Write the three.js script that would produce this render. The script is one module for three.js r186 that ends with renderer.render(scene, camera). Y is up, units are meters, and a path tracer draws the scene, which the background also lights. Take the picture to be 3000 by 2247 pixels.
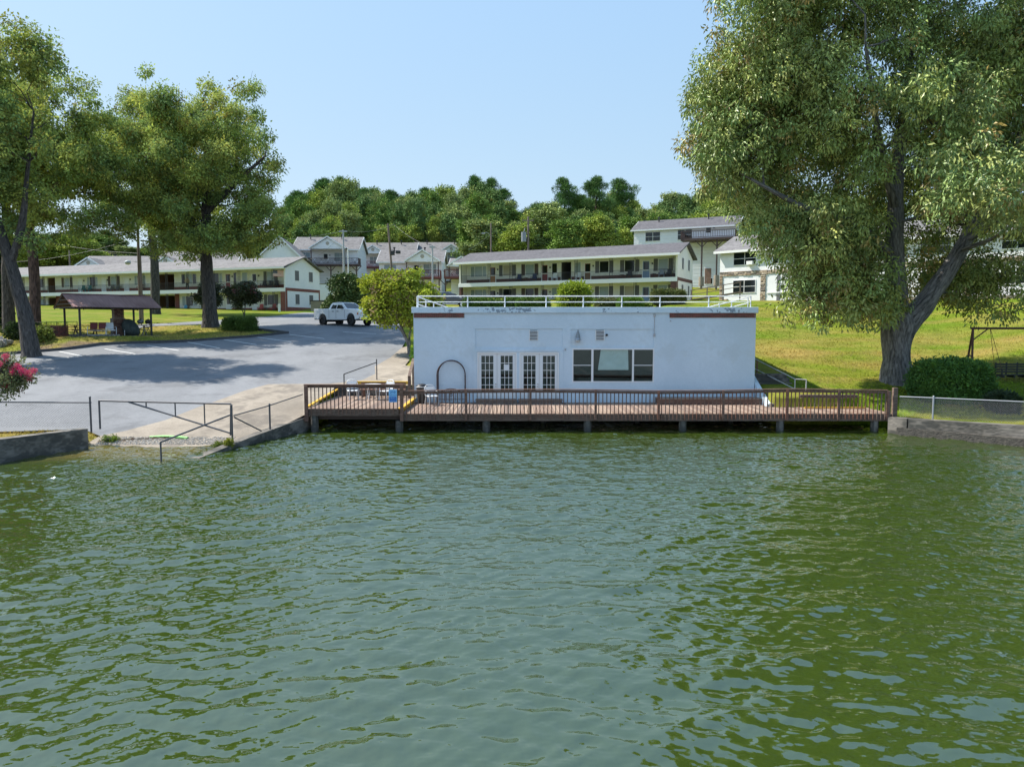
import * as THREE from 'three';
import { mergeGeometries, mergeVertices } from 'three/addons/utils/BufferGeometryUtils.js';
import { TessellateModifier } from 'three/addons/modifiers/TessellateModifier.js';
import { ConvexGeometry } from 'three/addons/geometries/ConvexGeometry.js';
import { RoundedBoxGeometry } from 'three/addons/geometries/RoundedBoxGeometry.js';
import { MarchingCubes } from 'three/addons/objects/MarchingCubes.js';
import { createNoise2D, createNoise3D } from 'simplex-noise';

// ---------------------------------------------------------------- camera, sky, sun, exposure
const scene = new THREE.Scene();
const camera = new THREE.PerspectiveCamera(55.11, 3000 / 2247, 0.1, 1500);
camera.position.set(0, 4.4, 0);                                 // a drone hovering over the lake
camera.rotation.x = -THREE.MathUtils.degToRad(4.42);
const renderer = new THREE.WebGLRenderer({ antialias: true });
renderer.toneMapping = THREE.LinearToneMapping;
renderer.toneMappingExposure = 2.4;
renderer.shadowMap.enabled = true;

const SUN = new THREE.Vector3(-0.79, 1.0, -0.25).normalize();
const sunLight = new THREE.DirectionalLight(new THREE.Color(1, 0.94, 0.84), 3.6);
sunLight.position.copy(SUN).multiplyScalar(200).add(new THREE.Vector3(0, 5, -70));
sunLight.target.position.set(0, 5, -70);
sunLight.castShadow = true;
Object.assign(sunLight.shadow.camera, { left: -110, right: 110, top: 110, bottom: -110, near: 10, far: 480 });
sunLight.shadow.mapSize.set(4096, 4096);
scene.add(sunLight, sunLight.target);

{ // clear late-summer sky: blue overhead, paler at the horizon and round the sun
  const W = 1024, H = 512, d = new Float32Array(W * H * 4);
  const Z = [0.085, 0.19, 0.4], M = [0.215, 0.318, 0.375], L = [0.335, 0.38, 0.392];
  for (let j = 0; j < H; j++) for (let i = 0; i < W; i++) {
    const el = ((j + 0.5) / H - 0.5) * Math.PI, az = ((i + 0.5) / W - 0.5) * 2 * Math.PI;
    const y = Math.max(0, Math.sin(el)), x = Math.cos(el) * Math.cos(az), z = Math.cos(el) * Math.sin(az);
    const c = x * SUN.x + Math.sin(el) * SUN.y + z * SUN.z;
    const a = Math.exp(-y * 5.5), b = Math.exp(-y * 1.7);
    const glow = 0.26 * Math.pow(Math.max(0, c), 5) + 0.15 * Math.max(0, c);
    const o = (j * W + i) * 4;
    for (let k = 0; k < 3; k++) { let v = Z[k] * (1 - b) + M[k] * (b - a * b) + L[k] * a * b; v += glow * [0.52, 0.5, 0.44][k] * (0.55 + 0.45 * b); d[o + k] = v; }
    d[o + 3] = 1;
  }
  const t = new THREE.DataTexture(d, W, H, THREE.RGBAFormat, THREE.FloatType);
  t.mapping = THREE.EquirectangularReflectionMapping; t.magFilter = THREE.LinearFilter; t.needsUpdate = true;
  scene.background = t; scene.environment = t;
}

// ---------------------------------------------------------------- helpers
const V3 = (x, y, z) => new THREE.Vector3(x, y, z), { PI, sin, cos, abs, min, max, sqrt, pow, floor, hypot, atan2 } = Math;
function rng(seed) { let s = seed >>> 0; return () => { s = (s + 0x6d2b79f5) | 0; let t = Math.imul(s ^ (s >>> 15), 1 | s); t = (t + Math.imul(t ^ (t >>> 7), 61 | t)) ^ t; return ((t ^ (t >>> 14)) >>> 0) / 4294967296; }; }
const n2 = createNoise2D(rng(11)), n3 = createNoise3D(rng(12));
const sm = (a, b, x) => { const t = min(1, max(0, (x - a) / (b - a))); return t * t * (3 - 2 * t); };
const lerp = (a, b, t) => a + (b - a) * t;
const lin = (k, D) => { if (D <= k[0][0]) return k[0][1]; for (let i = 1; i < k.length; i++) if (D <= k[i][0]) return lerp(k[i - 1][1], k[i][1], (D - k[i - 1][0]) / (k[i][0] - k[i - 1][0])); return k[k.length - 1][1]; };
const RGB = (r, g, b) => new THREE.Color().setRGB(r, g, b);
const used = {};
function numbered(n) { used[n] = (used[n] ?? -1) + 1; return used[n] ? n + '_' + String(used[n]).padStart(3, '0') : n; }
function tag(o, label, category, group, kind) { o.userData = { label, category }; if (group) o.userData.group = group; if (kind) o.userData.kind = kind; return o; }
function thing(name, label, category, [x, y, z] = [0, 0, 0], turn = 0, group) { const o = new THREE.Group(); o.name = numbered(name); o.position.set(x, y, z); o.rotation.y = turn; scene.add(o); return tag(o, label, category, group); }
function uvm(g) { // uv in metres from position, by the way each face points
  if (g.index) g = g.toNonIndexed();
  const p = g.attributes.position, n = g.attributes.normal, uv = new Float32Array(p.count * 2);
  for (let i = 0; i < p.count; i++) { const ax = abs(n.getX(i)), ay = abs(n.getY(i)), az = abs(n.getZ(i)), x = p.getX(i), y = p.getY(i), z = p.getZ(i);
    if (ay >= ax && ay >= az) { uv[2 * i] = x; uv[2 * i + 1] = z; } else if (ax >= az) { uv[2 * i] = z; uv[2 * i + 1] = y; } else { uv[2 * i] = x; uv[2 * i + 1] = y; } }
  g.setAttribute('uv', new THREE.BufferAttribute(uv, 2)); return g;
}
function M(geoms, keep) { geoms = [].concat(geoms).map((g) => { g = g.index ? g.toNonIndexed() : g.clone(); if (!g.attributes.normal) g.computeVertexNormals(); for (const k of Object.keys(g.attributes)) if (!['position', 'normal', 'uv', keep].includes(k)) g.deleteAttribute(k); if (!g.attributes.uv) g.setAttribute('uv', new THREE.BufferAttribute(new Float32Array(g.attributes.position.count * 2), 2)); return g; }); return geoms.length === 1 ? geoms[0] : mergeGeometries(geoms); }
function part(name, geoms, mat, parent, opt = {}) { const g = opt.raw ? geoms : (opt.uv ? M(geoms) : uvm(M(geoms))); const o = new THREE.Mesh(g, mat); o.castShadow = o.receiveShadow = true; if (parent === scene) { o.name = numbered(name); scene.add(o); } else { o.name = name; parent.add(o); } if (opt.kind) o.userData.kind = opt.kind; if (opt.label) o.userData.label = opt.label; return o; }
const struct = (name, geoms, mat, opt = {}) => part(name, geoms, mat, scene, { ...opt, kind: 'structure' });
const B = (x0, x1, y0, y1, z0, z1) => new THREE.BoxGeometry(abs(x1 - x0), abs(y1 - y0), abs(z1 - z0)).translate((x0 + x1) / 2, (y0 + y1) / 2, (z0 + z1) / 2);
const RB = (x0, x1, y0, y1, z0, z1, r = 0.02, s = 1) => new RoundedBoxGeometry(abs(x1 - x0), abs(y1 - y0), abs(z1 - z0), s, r).translate((x0 + x1) / 2, (y0 + y1) / 2, (z0 + z1) / 2);
function bar(a, b, r0, r1 = r0, seg = 6) { a = a.isVector3 ? a : V3(...a); b = b.isVector3 ? b : V3(...b); const d = b.clone().sub(a), l = d.length(); const g = new THREE.CylinderGeometry(r1, r0, l, seg, 1); g.applyQuaternion(new THREE.Quaternion().setFromUnitVectors(V3(0, 1, 0), d.normalize())); const m = a.clone().add(b).multiplyScalar(0.5); return g.translate(m.x, m.y, m.z); }
function beam(a, b, w, h) { a = V3(...a); b = V3(...b); const d = b.clone().sub(a), l = d.length(), g = new THREE.BoxGeometry(w, h, l); const m4 = new THREE.Matrix4().lookAt(b, a, abs(d.y) > 0.98 * l ? V3(1, 0, 0) : V3(0, 1, 0)); g.applyMatrix4(m4); const m = a.add(b).multiplyScalar(0.5); return g.translate(m.x, m.y, m.z); }
const tube = (pts, r, seg = 20, rad = 6) => new THREE.TubeGeometry(new THREE.CatmullRomCurve3(pts.map((p) => V3(...p))), seg, r, rad);
function copy(o, [x, y, z], turn, label, group) { const c = o.clone(); c.name = numbered(o.name.replace(/_\d{3}$/, '')); c.position.set(x, y, z); if (turn !== undefined) c.rotation.y = turn; c.userData = { ...o.userData }; if (label) c.userData.label = label; if (group) c.userData.group = group; scene.add(c); return c; }
function extrude(pts, depth, bevel = 0, holes = []) { const s = new THREE.Shape(pts.map((p) => new THREE.Vector2(...p))); for (const h of holes) s.holes.push(new THREE.Path(h.map((p) => new THREE.Vector2(...p)))); return new THREE.ExtrudeGeometry(s, { depth, bevelEnabled: bevel > 0, bevelSize: bevel, bevelThickness: bevel, bevelSegments: 2, curveSegments: 10 }); }
const rect = (x0, x1, y0, y1) => [[x0, y0], [x1, y0], [x1, y1], [x0, y1]];
const holeRect = (x0, x1, y0, y1) => [[x0, y0], [x0, y1], [x1, y1], [x1, y0]];

// ---------------------------------------------------------------- textures and materials
function tileNoise(n, cells, seed) { const R = rng(seed), g = Float32Array.from({ length: cells[0] * cells[1] }, () => R()), out = new Float32Array(n * n), [cx, cy] = cells;
  for (let j = 0; j < n; j++) for (let i = 0; i < n; i++) { const u = i / n * cx, v = j / n * cy, x0 = floor(u), y0 = floor(v); let fx = u - x0, fy = v - y0; fx = fx * fx * (3 - 2 * fx); fy = fy * fy * (3 - 2 * fy); const a = (x, y) => g[(y % cy) * cx + (x % cx)]; out[j * n + i] = lerp(lerp(a(x0, y0), a(x0 + 1, y0), fx), lerp(a(x0, y0 + 1), a(x0 + 1, y0 + 1), fx), fy); }
  return out; }
function fbm(n, layers, seed) { const out = new Float32Array(n * n); let tot = 0; layers.forEach(([cx, cy, w], k) => { const t = tileNoise(n, [cx, cy], seed + 31 * k); tot += w; for (let i = 0; i < out.length; i++) out[i] += t[i] * w; }); for (let i = 0; i < out.length; i++) out[i] /= tot; return out; }
function texOf(n, f, metres, srgb) { const d = new Uint8Array(n * n * 4); for (let j = 0; j < n; j++) for (let i = 0; i < n; i++) { const c = f(i, j, j * n + i), o = (j * n + i) * 4; for (let k = 0; k < 3; k++) d[o + k] = max(0, min(255, 255 * (srgb ? pow(max(0, c[k] ?? c), 1 / 2.2) : (c[k] ?? c)))); d[o + 3] = 255; }
  const t = new THREE.DataTexture(d, n, n); t.wrapS = t.wrapT = THREE.RepeatWrapping; t.magFilter = THREE.LinearFilter; if (srgb) t.colorSpace = THREE.SRGBColorSpace; t.repeat.set(1 / metres[0], 1 / metres[1]); t.needsUpdate = true; return t; }
function surf({ n = 256, metres = [2, 2], layers = [[4, 4, 1], [16, 16, 0.7], [64, 64, 0.6]], seed = 1, c0, c1, bump = 0.004, rough = 0.85, spec = 0.5, stain, ...rest }) { // colour between c0 and c1 by layered noise
  const f = fbm(n, layers, seed), st = stain ? fbm(n, stain.layers ?? [[3, 3, 1], [9, 9, 0.6], [30, 30, 0.35]], seed + 7) : null;
  const map = texOf(n, (i, j, k) => { const t = min(1, max(0, (f[k] - 0.5) * 1.9 + 0.5)); let c = [0, 1, 2].map((q) => lerp(c0[q], c1[q], t)); if (st) { const s = sm(stain.from ?? 0.52, stain.to ?? 0.7, st[k]) * (stain.amount ?? 0.6); c = c.map((v, q) => lerp(v, stain.c[q], s)); } return c; }, metres, true);
  const m = new THREE.MeshPhysicalMaterial({ map, roughness: rough, specularIntensity: spec, ...rest });
  if (bump) { m.bumpMap = texOf(n, (i, j, k) => f[k], metres); m.bumpScale = bump; } return m; }
const plain = (r, g, b, rough = 0.6, o = {}) => new THREE.MeshPhysicalMaterial({ color: RGB(r, g, b), roughness: rough, ...o });
const fine = [[8, 8, 0.6], [32, 32, 0.6], [96, 96, 0.8]];
const mat = {
  stucco: surf({ c0: [0.57, 0.67, 0.75], c1: [0.65, 0.75, 0.83], metres: [3.1, 3.1], bump: 0.012, layers: [[2, 2, 1], [5, 5, 0.7], [24, 24, 0.5], [90, 90, 0.6]], seed: 3, stain: { c: [0.5, 0.57, 0.6], amount: 0.3, from: 0.55, to: 0.75 } }),
  coping: surf({ c0: [0.54, 0.66, 0.74], c1: [0.62, 0.73, 0.8], metres: [17.3, 4.3], n: 1024, seed: 9, layers: [[12, 3, 1], [120, 30, 0.6]], bump: 0.006, stain: { c: [0.2, 0.25, 0.31], layers: [[23, 9, 1], [150, 50, 0.8], [420, 130, 0.5]], from: 0.64, to: 0.67, amount: 0.9 } }),
  white: surf({ c0: [0.74, 0.75, 0.76], c1: [0.82, 0.82, 0.82], metres: [4, 4], bump: 0.003, seed: 15 }),
  siding: surf({ c0: [0.74, 0.75, 0.76], c1: [0.8, 0.81, 0.82], metres: [2.4, 2.4], layers: [[1, 16, 1], [6, 40, 0.5]], bump: 0.02, seed: 16 }),
  cream: surf({ c0: [0.7, 0.69, 0.63], c1: [0.77, 0.76, 0.7], metres: [3, 3], bump: 0.004, seed: 17 }),
  trim: plain(0.8, 0.8, 0.79, 0.5), pipe: plain(0.78, 0.78, 0.78, 0.4), dark: plain(0.035, 0.034, 0.036, 0.6), black: plain(0.015, 0.015, 0.017, 0.45), iron: plain(0.03, 0.028, 0.03, 0.5),
  brick: surf({ c0: [0.16, 0.06, 0.05], c1: [0.27, 0.1, 0.08], metres: [1, 1], layers: fine, seed: 21 }), brickDark: surf({ c0: [0.1, 0.05, 0.045], c1: [0.17, 0.085, 0.07], metres: [1, 1], layers: fine, seed: 22 }), brickTan: surf({ c0: [0.2, 0.12, 0.09], c1: [0.32, 0.2, 0.15], metres: [1, 1], layers: fine, seed: 23 }),
  mortar: plain(0.3, 0.27, 0.25, 0.95),
  deck: surf({ c0: [0.17, 0.115, 0.09], c1: [0.3, 0.215, 0.17], metres: [0.9, 2.2], layers: [[24, 3, 1], [64, 8, 0.8], [6, 6, 0.5]], bump: 0.003, seed: 25 }),
  deckB: surf({ c0: [0.23, 0.16, 0.122], c1: [0.36, 0.27, 0.21], metres: [0.9, 2.2], layers: [[24, 3, 1], [64, 8, 0.8], [6, 6, 0.5]], bump: 0.003, seed: 26 }),
  deckC: surf({ c0: [0.14, 0.098, 0.08], c1: [0.25, 0.19, 0.16], metres: [0.9, 2.2], layers: [[24, 3, 1], [64, 8, 0.8], [6, 6, 0.5]], bump: 0.003, seed: 27 }),
  rail: surf({ c0: [0.115, 0.062, 0.045], c1: [0.23, 0.135, 0.1], metres: [1.4, 0.7], layers: [[6, 24, 1], [20, 64, 0.7]], bump: 0.003, seed: 28 }),
  railRed: surf({ c0: [0.15, 0.07, 0.048], c1: [0.27, 0.13, 0.09], metres: [1.4, 0.7], layers: [[6, 24, 1], [20, 64, 0.7]], bump: 0.003, seed: 29 }),
  railGrey: surf({ c0: [0.11, 0.075, 0.06], c1: [0.2, 0.145, 0.115], metres: [1.4, 0.7], layers: [[6, 24, 1], [20, 64, 0.7]], bump: 0.003, seed: 30 }),
  redWood: plain(0.13, 0.028, 0.025, 0.6), brownWood: plain(0.075, 0.045, 0.04, 0.65), pole: surf({ c0: [0.12, 0.09, 0.075], c1: [0.24, 0.19, 0.16], metres: [0.6, 3], layers: [[20, 3, 1], [60, 10, 0.6]], seed: 31 }), poleGrey: plain(0.42, 0.42, 0.43, 0.5),
  concrete: surf({ n: 512, c0: [0.21, 0.178, 0.14], c1: [0.33, 0.285, 0.23], metres: [6, 6], bump: 0.008, seed: 33, layers: [[2, 2, 1], [7, 7, 0.8], [30, 30, 0.6], [150, 150, 0.9]], stain: { c: [0.15, 0.128, 0.105], amount: 0.7 } }),
  wallConc: surf({ n: 512, c0: [0.09, 0.083, 0.072], c1: [0.22, 0.2, 0.175], metres: [3.5, 2.2], bump: 0.03, seed: 35, layers: [[5, 3, 1], [16, 10, 0.8], [50, 40, 0.7]], stain: { c: [0.055, 0.055, 0.05], amount: 0.8, from: 0.48, to: 0.62 } }),
  asphalt: surf({ n: 512, c0: [0.15, 0.156, 0.166], c1: [0.212, 0.218, 0.229], metres: [9, 9], bump: 0.006, rough: 0.85, seed: 37, layers: [[2, 3, 1], [9, 5, 0.8], [40, 30, 0.5], [200, 200, 1]], stain: { c: [0.1, 0.103, 0.11], amount: 0.5, from: 0.54, to: 0.74, layers: [[2, 5, 1], [7, 13, 0.7], [40, 40, 0.4]] } }),
  kerb: surf({ c0: [0.05, 0.05, 0.055], c1: [0.1, 0.1, 0.105], metres: [1, 1], layers: fine, seed: 39 }),
  paint: surf({ c0: [0.5, 0.5, 0.48], c1: [0.76, 0.76, 0.74], metres: [1, 1], layers: fine, seed: 41 }), yellow: surf({ c0: [0.5, 0.29, 0.03], c1: [0.68, 0.42, 0.06], metres: [0.8, 0.8], layers: fine, seed: 43 }),
  shingle: surf({ n: 512, c0: [0.115, 0.11, 0.11], c1: [0.215, 0.205, 0.205], metres: [6, 3], bump: 0.012, seed: 45, layers: [[24, 22, 1], [3, 22, 0.5], [120, 44, 0.6]] }),
  shingleDark: surf({ n: 512, c0: [0.07, 0.067, 0.073], c1: [0.135, 0.128, 0.137], metres: [6, 3], bump: 0.012, seed: 46, layers: [[24, 22, 1], [3, 22, 0.6], [120, 44, 0.6]] }),
  metalRoof: surf({ c0: [0.24, 0.13, 0.125], c1: [0.36, 0.21, 0.2], metres: [3, 3], layers: [[3, 3, 1], [20, 5, 0.5]], bump: 0, rough: 0.5, seed: 47 }),
  bark: surf({ n: 512, c0: [0.07, 0.065, 0.06], c1: [0.29, 0.27, 0.25], metres: [1.5, 2.5], bump: 0.07, seed: 49, layers: [[14, 8, 1], [30, 16, 0.9], [70, 50, 0.6]] }),
  barkDark: surf({ n: 512, c0: [0.03, 0.027, 0.025], c1: [0.13, 0.115, 0.105], metres: [1.5, 2.5], bump: 0.07, seed: 48, layers: [[14, 8, 1], [30, 16, 0.9], [70, 50, 0.6]] }),
  barkRed: surf({ n: 256, c0: [0.05, 0.032, 0.028], c1: [0.16, 0.1, 0.085], metres: [1.5, 2.5], bump: 0.06, seed: 50, layers: [[14, 8, 1], [30, 16, 0.9]] }),
  glass: plain(0.012, 0.016, 0.018, 0.04, { ior: 1.5 }), glassPane: new THREE.MeshPhysicalMaterial({ color: RGB(0.8, 0.87, 0.86), transmission: 1, roughness: 0.02, ior: 1.5 }), blind: plain(0.27, 0.33, 0.35, 0.25), drape: plain(0.38, 0.34, 0.27, 0.5), shutter: plain(0.11, 0.11, 0.12, 0.6), shutterBrown: plain(0.085, 0.06, 0.055, 0.6),
  doorRed: plain(0.23, 0.035, 0.035, 0.45), doorOrange: plain(0.36, 0.17, 0.06, 0.5), doorBrown: plain(0.2, 0.11, 0.06, 0.5), doorBlue: plain(0.2, 0.29, 0.42, 0.5), doorWhite: plain(0.72, 0.74, 0.75, 0.4), doorDark: plain(0.05, 0.045, 0.045, 0.5),
  chrome: plain(0.7, 0.7, 0.72, 0.18, { metalness: 1 }), carWhite: plain(0.74, 0.76, 0.78, 0.3, { clearcoat: 1, clearcoatRoughness: 0.05 }), carBlack: plain(0.02, 0.025, 0.035, 0.3, { clearcoat: 1, clearcoatRoughness: 0.05 }), rubber: plain(0.02, 0.02, 0.021, 0.8), rimDark: plain(0.05, 0.05, 0.055, 0.4, { metalness: 0.6 }), lens: plain(0.5, 0.55, 0.58, 0.1), amber: plain(0.5, 0.14, 0.02, 0.3), tarp: surf({ c0: [0.03, 0.042, 0.04], c1: [0.065, 0.08, 0.075], metres: [1, 1], layers: [[4, 4, 1], [14, 9, 0.7]], bump: 0.03, seed: 52 }),
  galv: plain(0.38, 0.4, 0.43, 0.45, { metalness: 0.5 }), greyMetal: plain(0.25, 0.27, 0.29, 0.5, { metalness: 0.4 }), whitePlastic: plain(0.72, 0.74, 0.76, 0.4), redPaint: plain(0.16, 0.02, 0.02, 0.4), chairRed: plain(0.4, 0.06, 0.045, 0.5), teal: plain(0.015, 0.16, 0.16, 0.5), navy: plain(0.02, 0.035, 0.1, 0.5), skyBlue: plain(0.05, 0.25, 0.4, 0.5), noodle: plain(0.3, 0.62, 0.2, 0.7), sheet: surf({ c0: [0.76, 0.78, 0.78], c1: [0.86, 0.87, 0.87], metres: [1, 1], layers: [[3, 5, 1], [9, 6, 0.5]], bump: 0.03, seed: 54 }),
  stone: [[0.3, 0.22, 0.15], [0.42, 0.33, 0.24], [0.24, 0.2, 0.17], [0.5, 0.42, 0.32]].map((c, i) => surf({ n: 128, c0: c.map((v) => v * 0.75), c1: c.map((v) => v * 1.2), metres: [0.7, 0.7], layers: [[6, 6, 1], [24, 24, 0.7]], bump: 0.03, seed: 60 + i })),
  rock: surf({ c0: [0.22, 0.2, 0.18], c1: [0.46, 0.43, 0.4], metres: [0.8, 0.8], layers: fine, bump: 0.03, seed: 66 }), bankDark: surf({ c0: [0.05, 0.045, 0.04], c1: [0.11, 0.1, 0.085], metres: [2, 2], layers: fine, bump: 0.03, seed: 67 }), roof: surf({ c0: [0.3, 0.3, 0.29], c1: [0.42, 0.41, 0.4], metres: [4, 4], seed: 68 }), inside: plain(0.16, 0.16, 0.155, 0.9), mulch: surf({ c0: [0.06, 0.04, 0.028], c1: [0.17, 0.11, 0.075], metres: [1, 1], layers: fine, bump: 0.03, seed: 69 }),
};
// ---------------------------------------------------------------- terrain
const LK = [[22, -0.9], [24.7, -0.45], [27.2, 0], [29, 0.35], [32, 0.85], [61, 4.4], [75, 5.35], [94, 6.35], [115, 8], [135, 12], [170, 18], [240, 30], [420, 40]];
const RK = [[26, 0.55], [30.5, 0.6], [36, 1.7], [62, 6.2], [70, 6.85], [83, 7.0], [95, 8.2], [115, 11], [135, 13.5], [170, 19], [240, 31], [420, 41]];
const TK = [[48, 5.15], [62, 5.65], [75, 6.15], [81, 6.45], [84.5, 7.0], [95, 8.2], [115, 11], [135, 13.5], [170, 19], [240, 31], [420, 41]];
const houseLawn = (x, D) => x < 15 ? -9 : 6.84 - 0.178 * max(0, -0.683 * (x - 21.9) - 0.729 * (D - 78));
function hgt(x, D) { // height of the land D metres in from the camera's shore line
  const L = lin(LK, D), R = max(lin(RK, D), houseLawn(x, D)), T = D > 48 ? lin(TK, D) : R, w0 = sm(-5.2, -4, x), w1 = sm(-12, -3, x), w = lerp(w0, w1, sm(62, 70, D)), tw = 1 - sm(11, 13.5, x);
  return lerp(lerp(L, T * tw + R * (1 - tw), w), 3.68, 1 - sm(3.4, 6.6, hypot(x + 30.14, D - 55)));
}
const inside = (x, D, poly) => { let c = false; for (let i = 0, j = poly.length - 1; i < poly.length; j = i++) { const [a, b] = poly[i], [e, f] = poly[j]; if ((b > D) !== (f > D) && x < (e - a) * (D - b) / (f - b) + a) c = !c; } return c; };
const lotPoly = [[-15.9, 28.1], [-15.2, 28.7], [-14.3, 30.1], [-13.5, 33.1], [-13, 35.5], [-12.35, 37.1], [-9.2, 37.2], [-7.8, 38.1], [-7.45, 39.9], [-7.9, 42.2], [-7.5, 45.3], [-7.4, 49.3], [-7.6, 53], [-8.8, 58], [-9.5, 63], [-10, 70], [-12, 78], [-18, 84], [-25, 89], [-25.6, 83], [-25, 79], [-26.2, 73.5], [-28, 70], [-30.7, 65], [-32.4, 63.4], [-31.6, 60.2], [-29.2, 61.9], [-27, 63.6], [-24, 63], [-20.6, 59], [-17.3, 56.6], [-19.5, 54.4], [-21.3, 53.3], [-23, 52.1], [-25.5, 51.2], [-27.9, 49.8], [-29.3, 48.6], [-30.6, 47.5], [-32.3, 46.3], [-36, 44.5], [-44, 42], [-44, 27], [-27, 27], [-20, 28.6], [-17, 28.9]];
const rampPoly = [[-15.9, 28.1], [-15.2, 28.7], [-14.3, 30.1], [-13.5, 33.1], [-13, 35.5], [-12.35, 37.1], [-9.2, 37.2], [-8.75, 37], [-8.72, 31], [-10.55, 24.9], [-11.3, 22.4], [-16.8, 22.4], [-16, 26.6]];
const walkPoly = [[-9.2, 37.2], [-7.8, 38.1], [-7.45, 39.9], [-7.9, 42.2], [-7.5, 45.3], [-7.4, 49.3], [-7.0, 50.2], [-6.2, 46], [-6.2, 42.5], [-4.85, 41.5], [-4.85, 36.55], [-8.75, 36.55]];
const shoreD = (x) => x < -15.8 ? (x < -17.4 ? 22.4 : 26.2) : x < -10.9 ? 21 : x < -8.75 ? 24.6 + (x + 10.75) * 3.3 : x < -4.8 ? 36.5 : x < 11.8 ? 34.9 : x < 16.1 ? 33.1 : max(20, 29.95 - (x - 16.1) * 0.83);
function turfColor(x, D) { // mown turf: lush and tired patches, scorched bands, bare earth round the leaning oak, leaf litter in the wood
  const lush = [0.125, 0.19, 0.012], mid = [0.175, 0.205, 0.02], dry = [0.32, 0.235, 0.07], bare = [0.2, 0.145, 0.09], wood = [0.05, 0.058, 0.02];
  const far = sm(120, 150, D);
    const a = n2(x * 0.09, D * 0.11) * 0.5 + n2(x * 0.31 + 40, D * 0.35) * 0.3 + n2(x * 0.9, D * 1.1) * 0.2;
    let c = [0, 1, 2].map((k) => lerp(mid[k], lush[k], min(1, max(0, a * 1.4 + 0.5))));
    // sun-scorched turf: a band across the lower lawn, round the pavilion and behind the left seawall
    let s = sm(-0.05, 0.5, n2(x * 0.14 + 9, D * 0.3) + 0.35 * n2(x * 0.8, D * 0.9));
    const band = (x > 10 ? sm(36.5, 39.5, D) * (1 - sm(44, 53, D)) * (0.42 + 0.55 * n2(x * 0.16, D * 0.25)) : 0);
    const left = x < -16 && D < 62 ? 0.55 + 0.4 * n2(x * 0.3, D * 0.3) : 0;
    s = max(s * 0.45, max(band, left)) * (1 - far); if (x < -15 && D < 30) s = 0.8 + 0.2 * n2(x, D);
    c = c.map((v, k) => lerp(v, dry[k], min(1, max(0, s))));
    const e = (x < -27 && x > -32.5 && D > 44 && D < 50) ? sm(0.1, 0.5, 0.55 + n2(x * 0.7, D * 0.7)) : 0; c = c.map((v, k) => lerp(lerp(v, bare[k], e), wood[k], far));
    return c;
}
{
  const xs = [], Ds = [];
  for (let x = -330; x < 330;) { xs.push(x); const a = abs(x); x += a < 46 ? 0.5 : a < 80 ? 1.5 : 10; }
  for (let D = 18; D < 430;) { Ds.push(D); D += D < 64 ? 0.4 : D < 100 ? 1 : D < 200 ? 4 : 12; }
  const pos = [], col = [], idx = [], uv = [];
  for (const D of Ds) for (const x of xs) {
    let y = hgt(x, D); const far = sm(120, 150, D);
    if (D < shoreD(x)) y = -1.4;
    else if (inside(x, D, lotPoly) || inside(x, D, rampPoly) || inside(x, D, walkPoly)) y -= 0.16;
    if (x > -4.6 && x < 11.6 && D > 35.1 && D < 49) y = 0.4;
    y += far * 2.2 * n2(x * 0.012, D * 0.012) + (D > 60 ? 0.05 * n2(x * 0.2, D * 0.2) : 0.03 * n2(x * 0.5, D * 0.5));
    pos.push(x, y, -D); uv.push(x, D);
    const c = turfColor(x, D);
    col.push(...c);
  }
  const w = xs.length;
  for (let j = 0; j + 1 < Ds.length; j++) for (let i = 0; i + 1 < w; i++) { const a = j * w + i; idx.push(a, a + 1, a + w, a + 1, a + w + 1, a + w); }
  const g = new THREE.BufferGeometry(); g.setAttribute('position', new THREE.Float32BufferAttribute(pos, 3)); g.setAttribute('color', new THREE.Float32BufferAttribute(col, 3)); g.setAttribute('uv', new THREE.Float32BufferAttribute(uv, 2)); g.setIndex(idx); g.computeVertexNormals();
  const m = surf({ n: 512, c0: [0.62, 0.66, 0.6], c1: [1, 1, 1], metres: [5.5, 5.5], layers: [[5, 9, 0.8], [20, 30, 0.8], [110, 160, 1]], bump: 0.05, rough: 0.95, spec: 0.15, seed: 70 }); m.vertexColors = true;
  struct('grass_ground', g, m, { raw: true });
}
function sheet(name, poly, lift, m, f = hgt, edge = 0.7) { let g = new THREE.ShapeGeometry(new THREE.Shape(poly.map((p) => new THREE.Vector2(...p)))); g = new TessellateModifier(edge, 9).modify(g.toNonIndexed()); const p = g.attributes.position; for (let i = 0; i < p.count; i++) { const x = p.getX(i), D = p.getY(i); p.setXYZ(i, x, f(x, D) + lift, -D); } g.computeVertexNormals(); const n = g.attributes.normal; for (let i = 0; i < n.count; i++) if (n.getY(i) < 0) n.setXYZ(i, -n.getX(i), -n.getY(i), -n.getZ(i)); g = mergeVertices(uvDel(g), 1e-3); g.computeVertexNormals(); return struct(name, g, m); }
function uvDel(g) { g.deleteAttribute('normal'); g.deleteAttribute('uv'); return g; }
sheet('parking_lot', lotPoly, 0.02, mat.asphalt);
sheet('boat_ramp', rampPoly, 0.028, mat.concrete);
sheet('concrete_walk', walkPoly, 0.032, mat.concrete);
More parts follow.
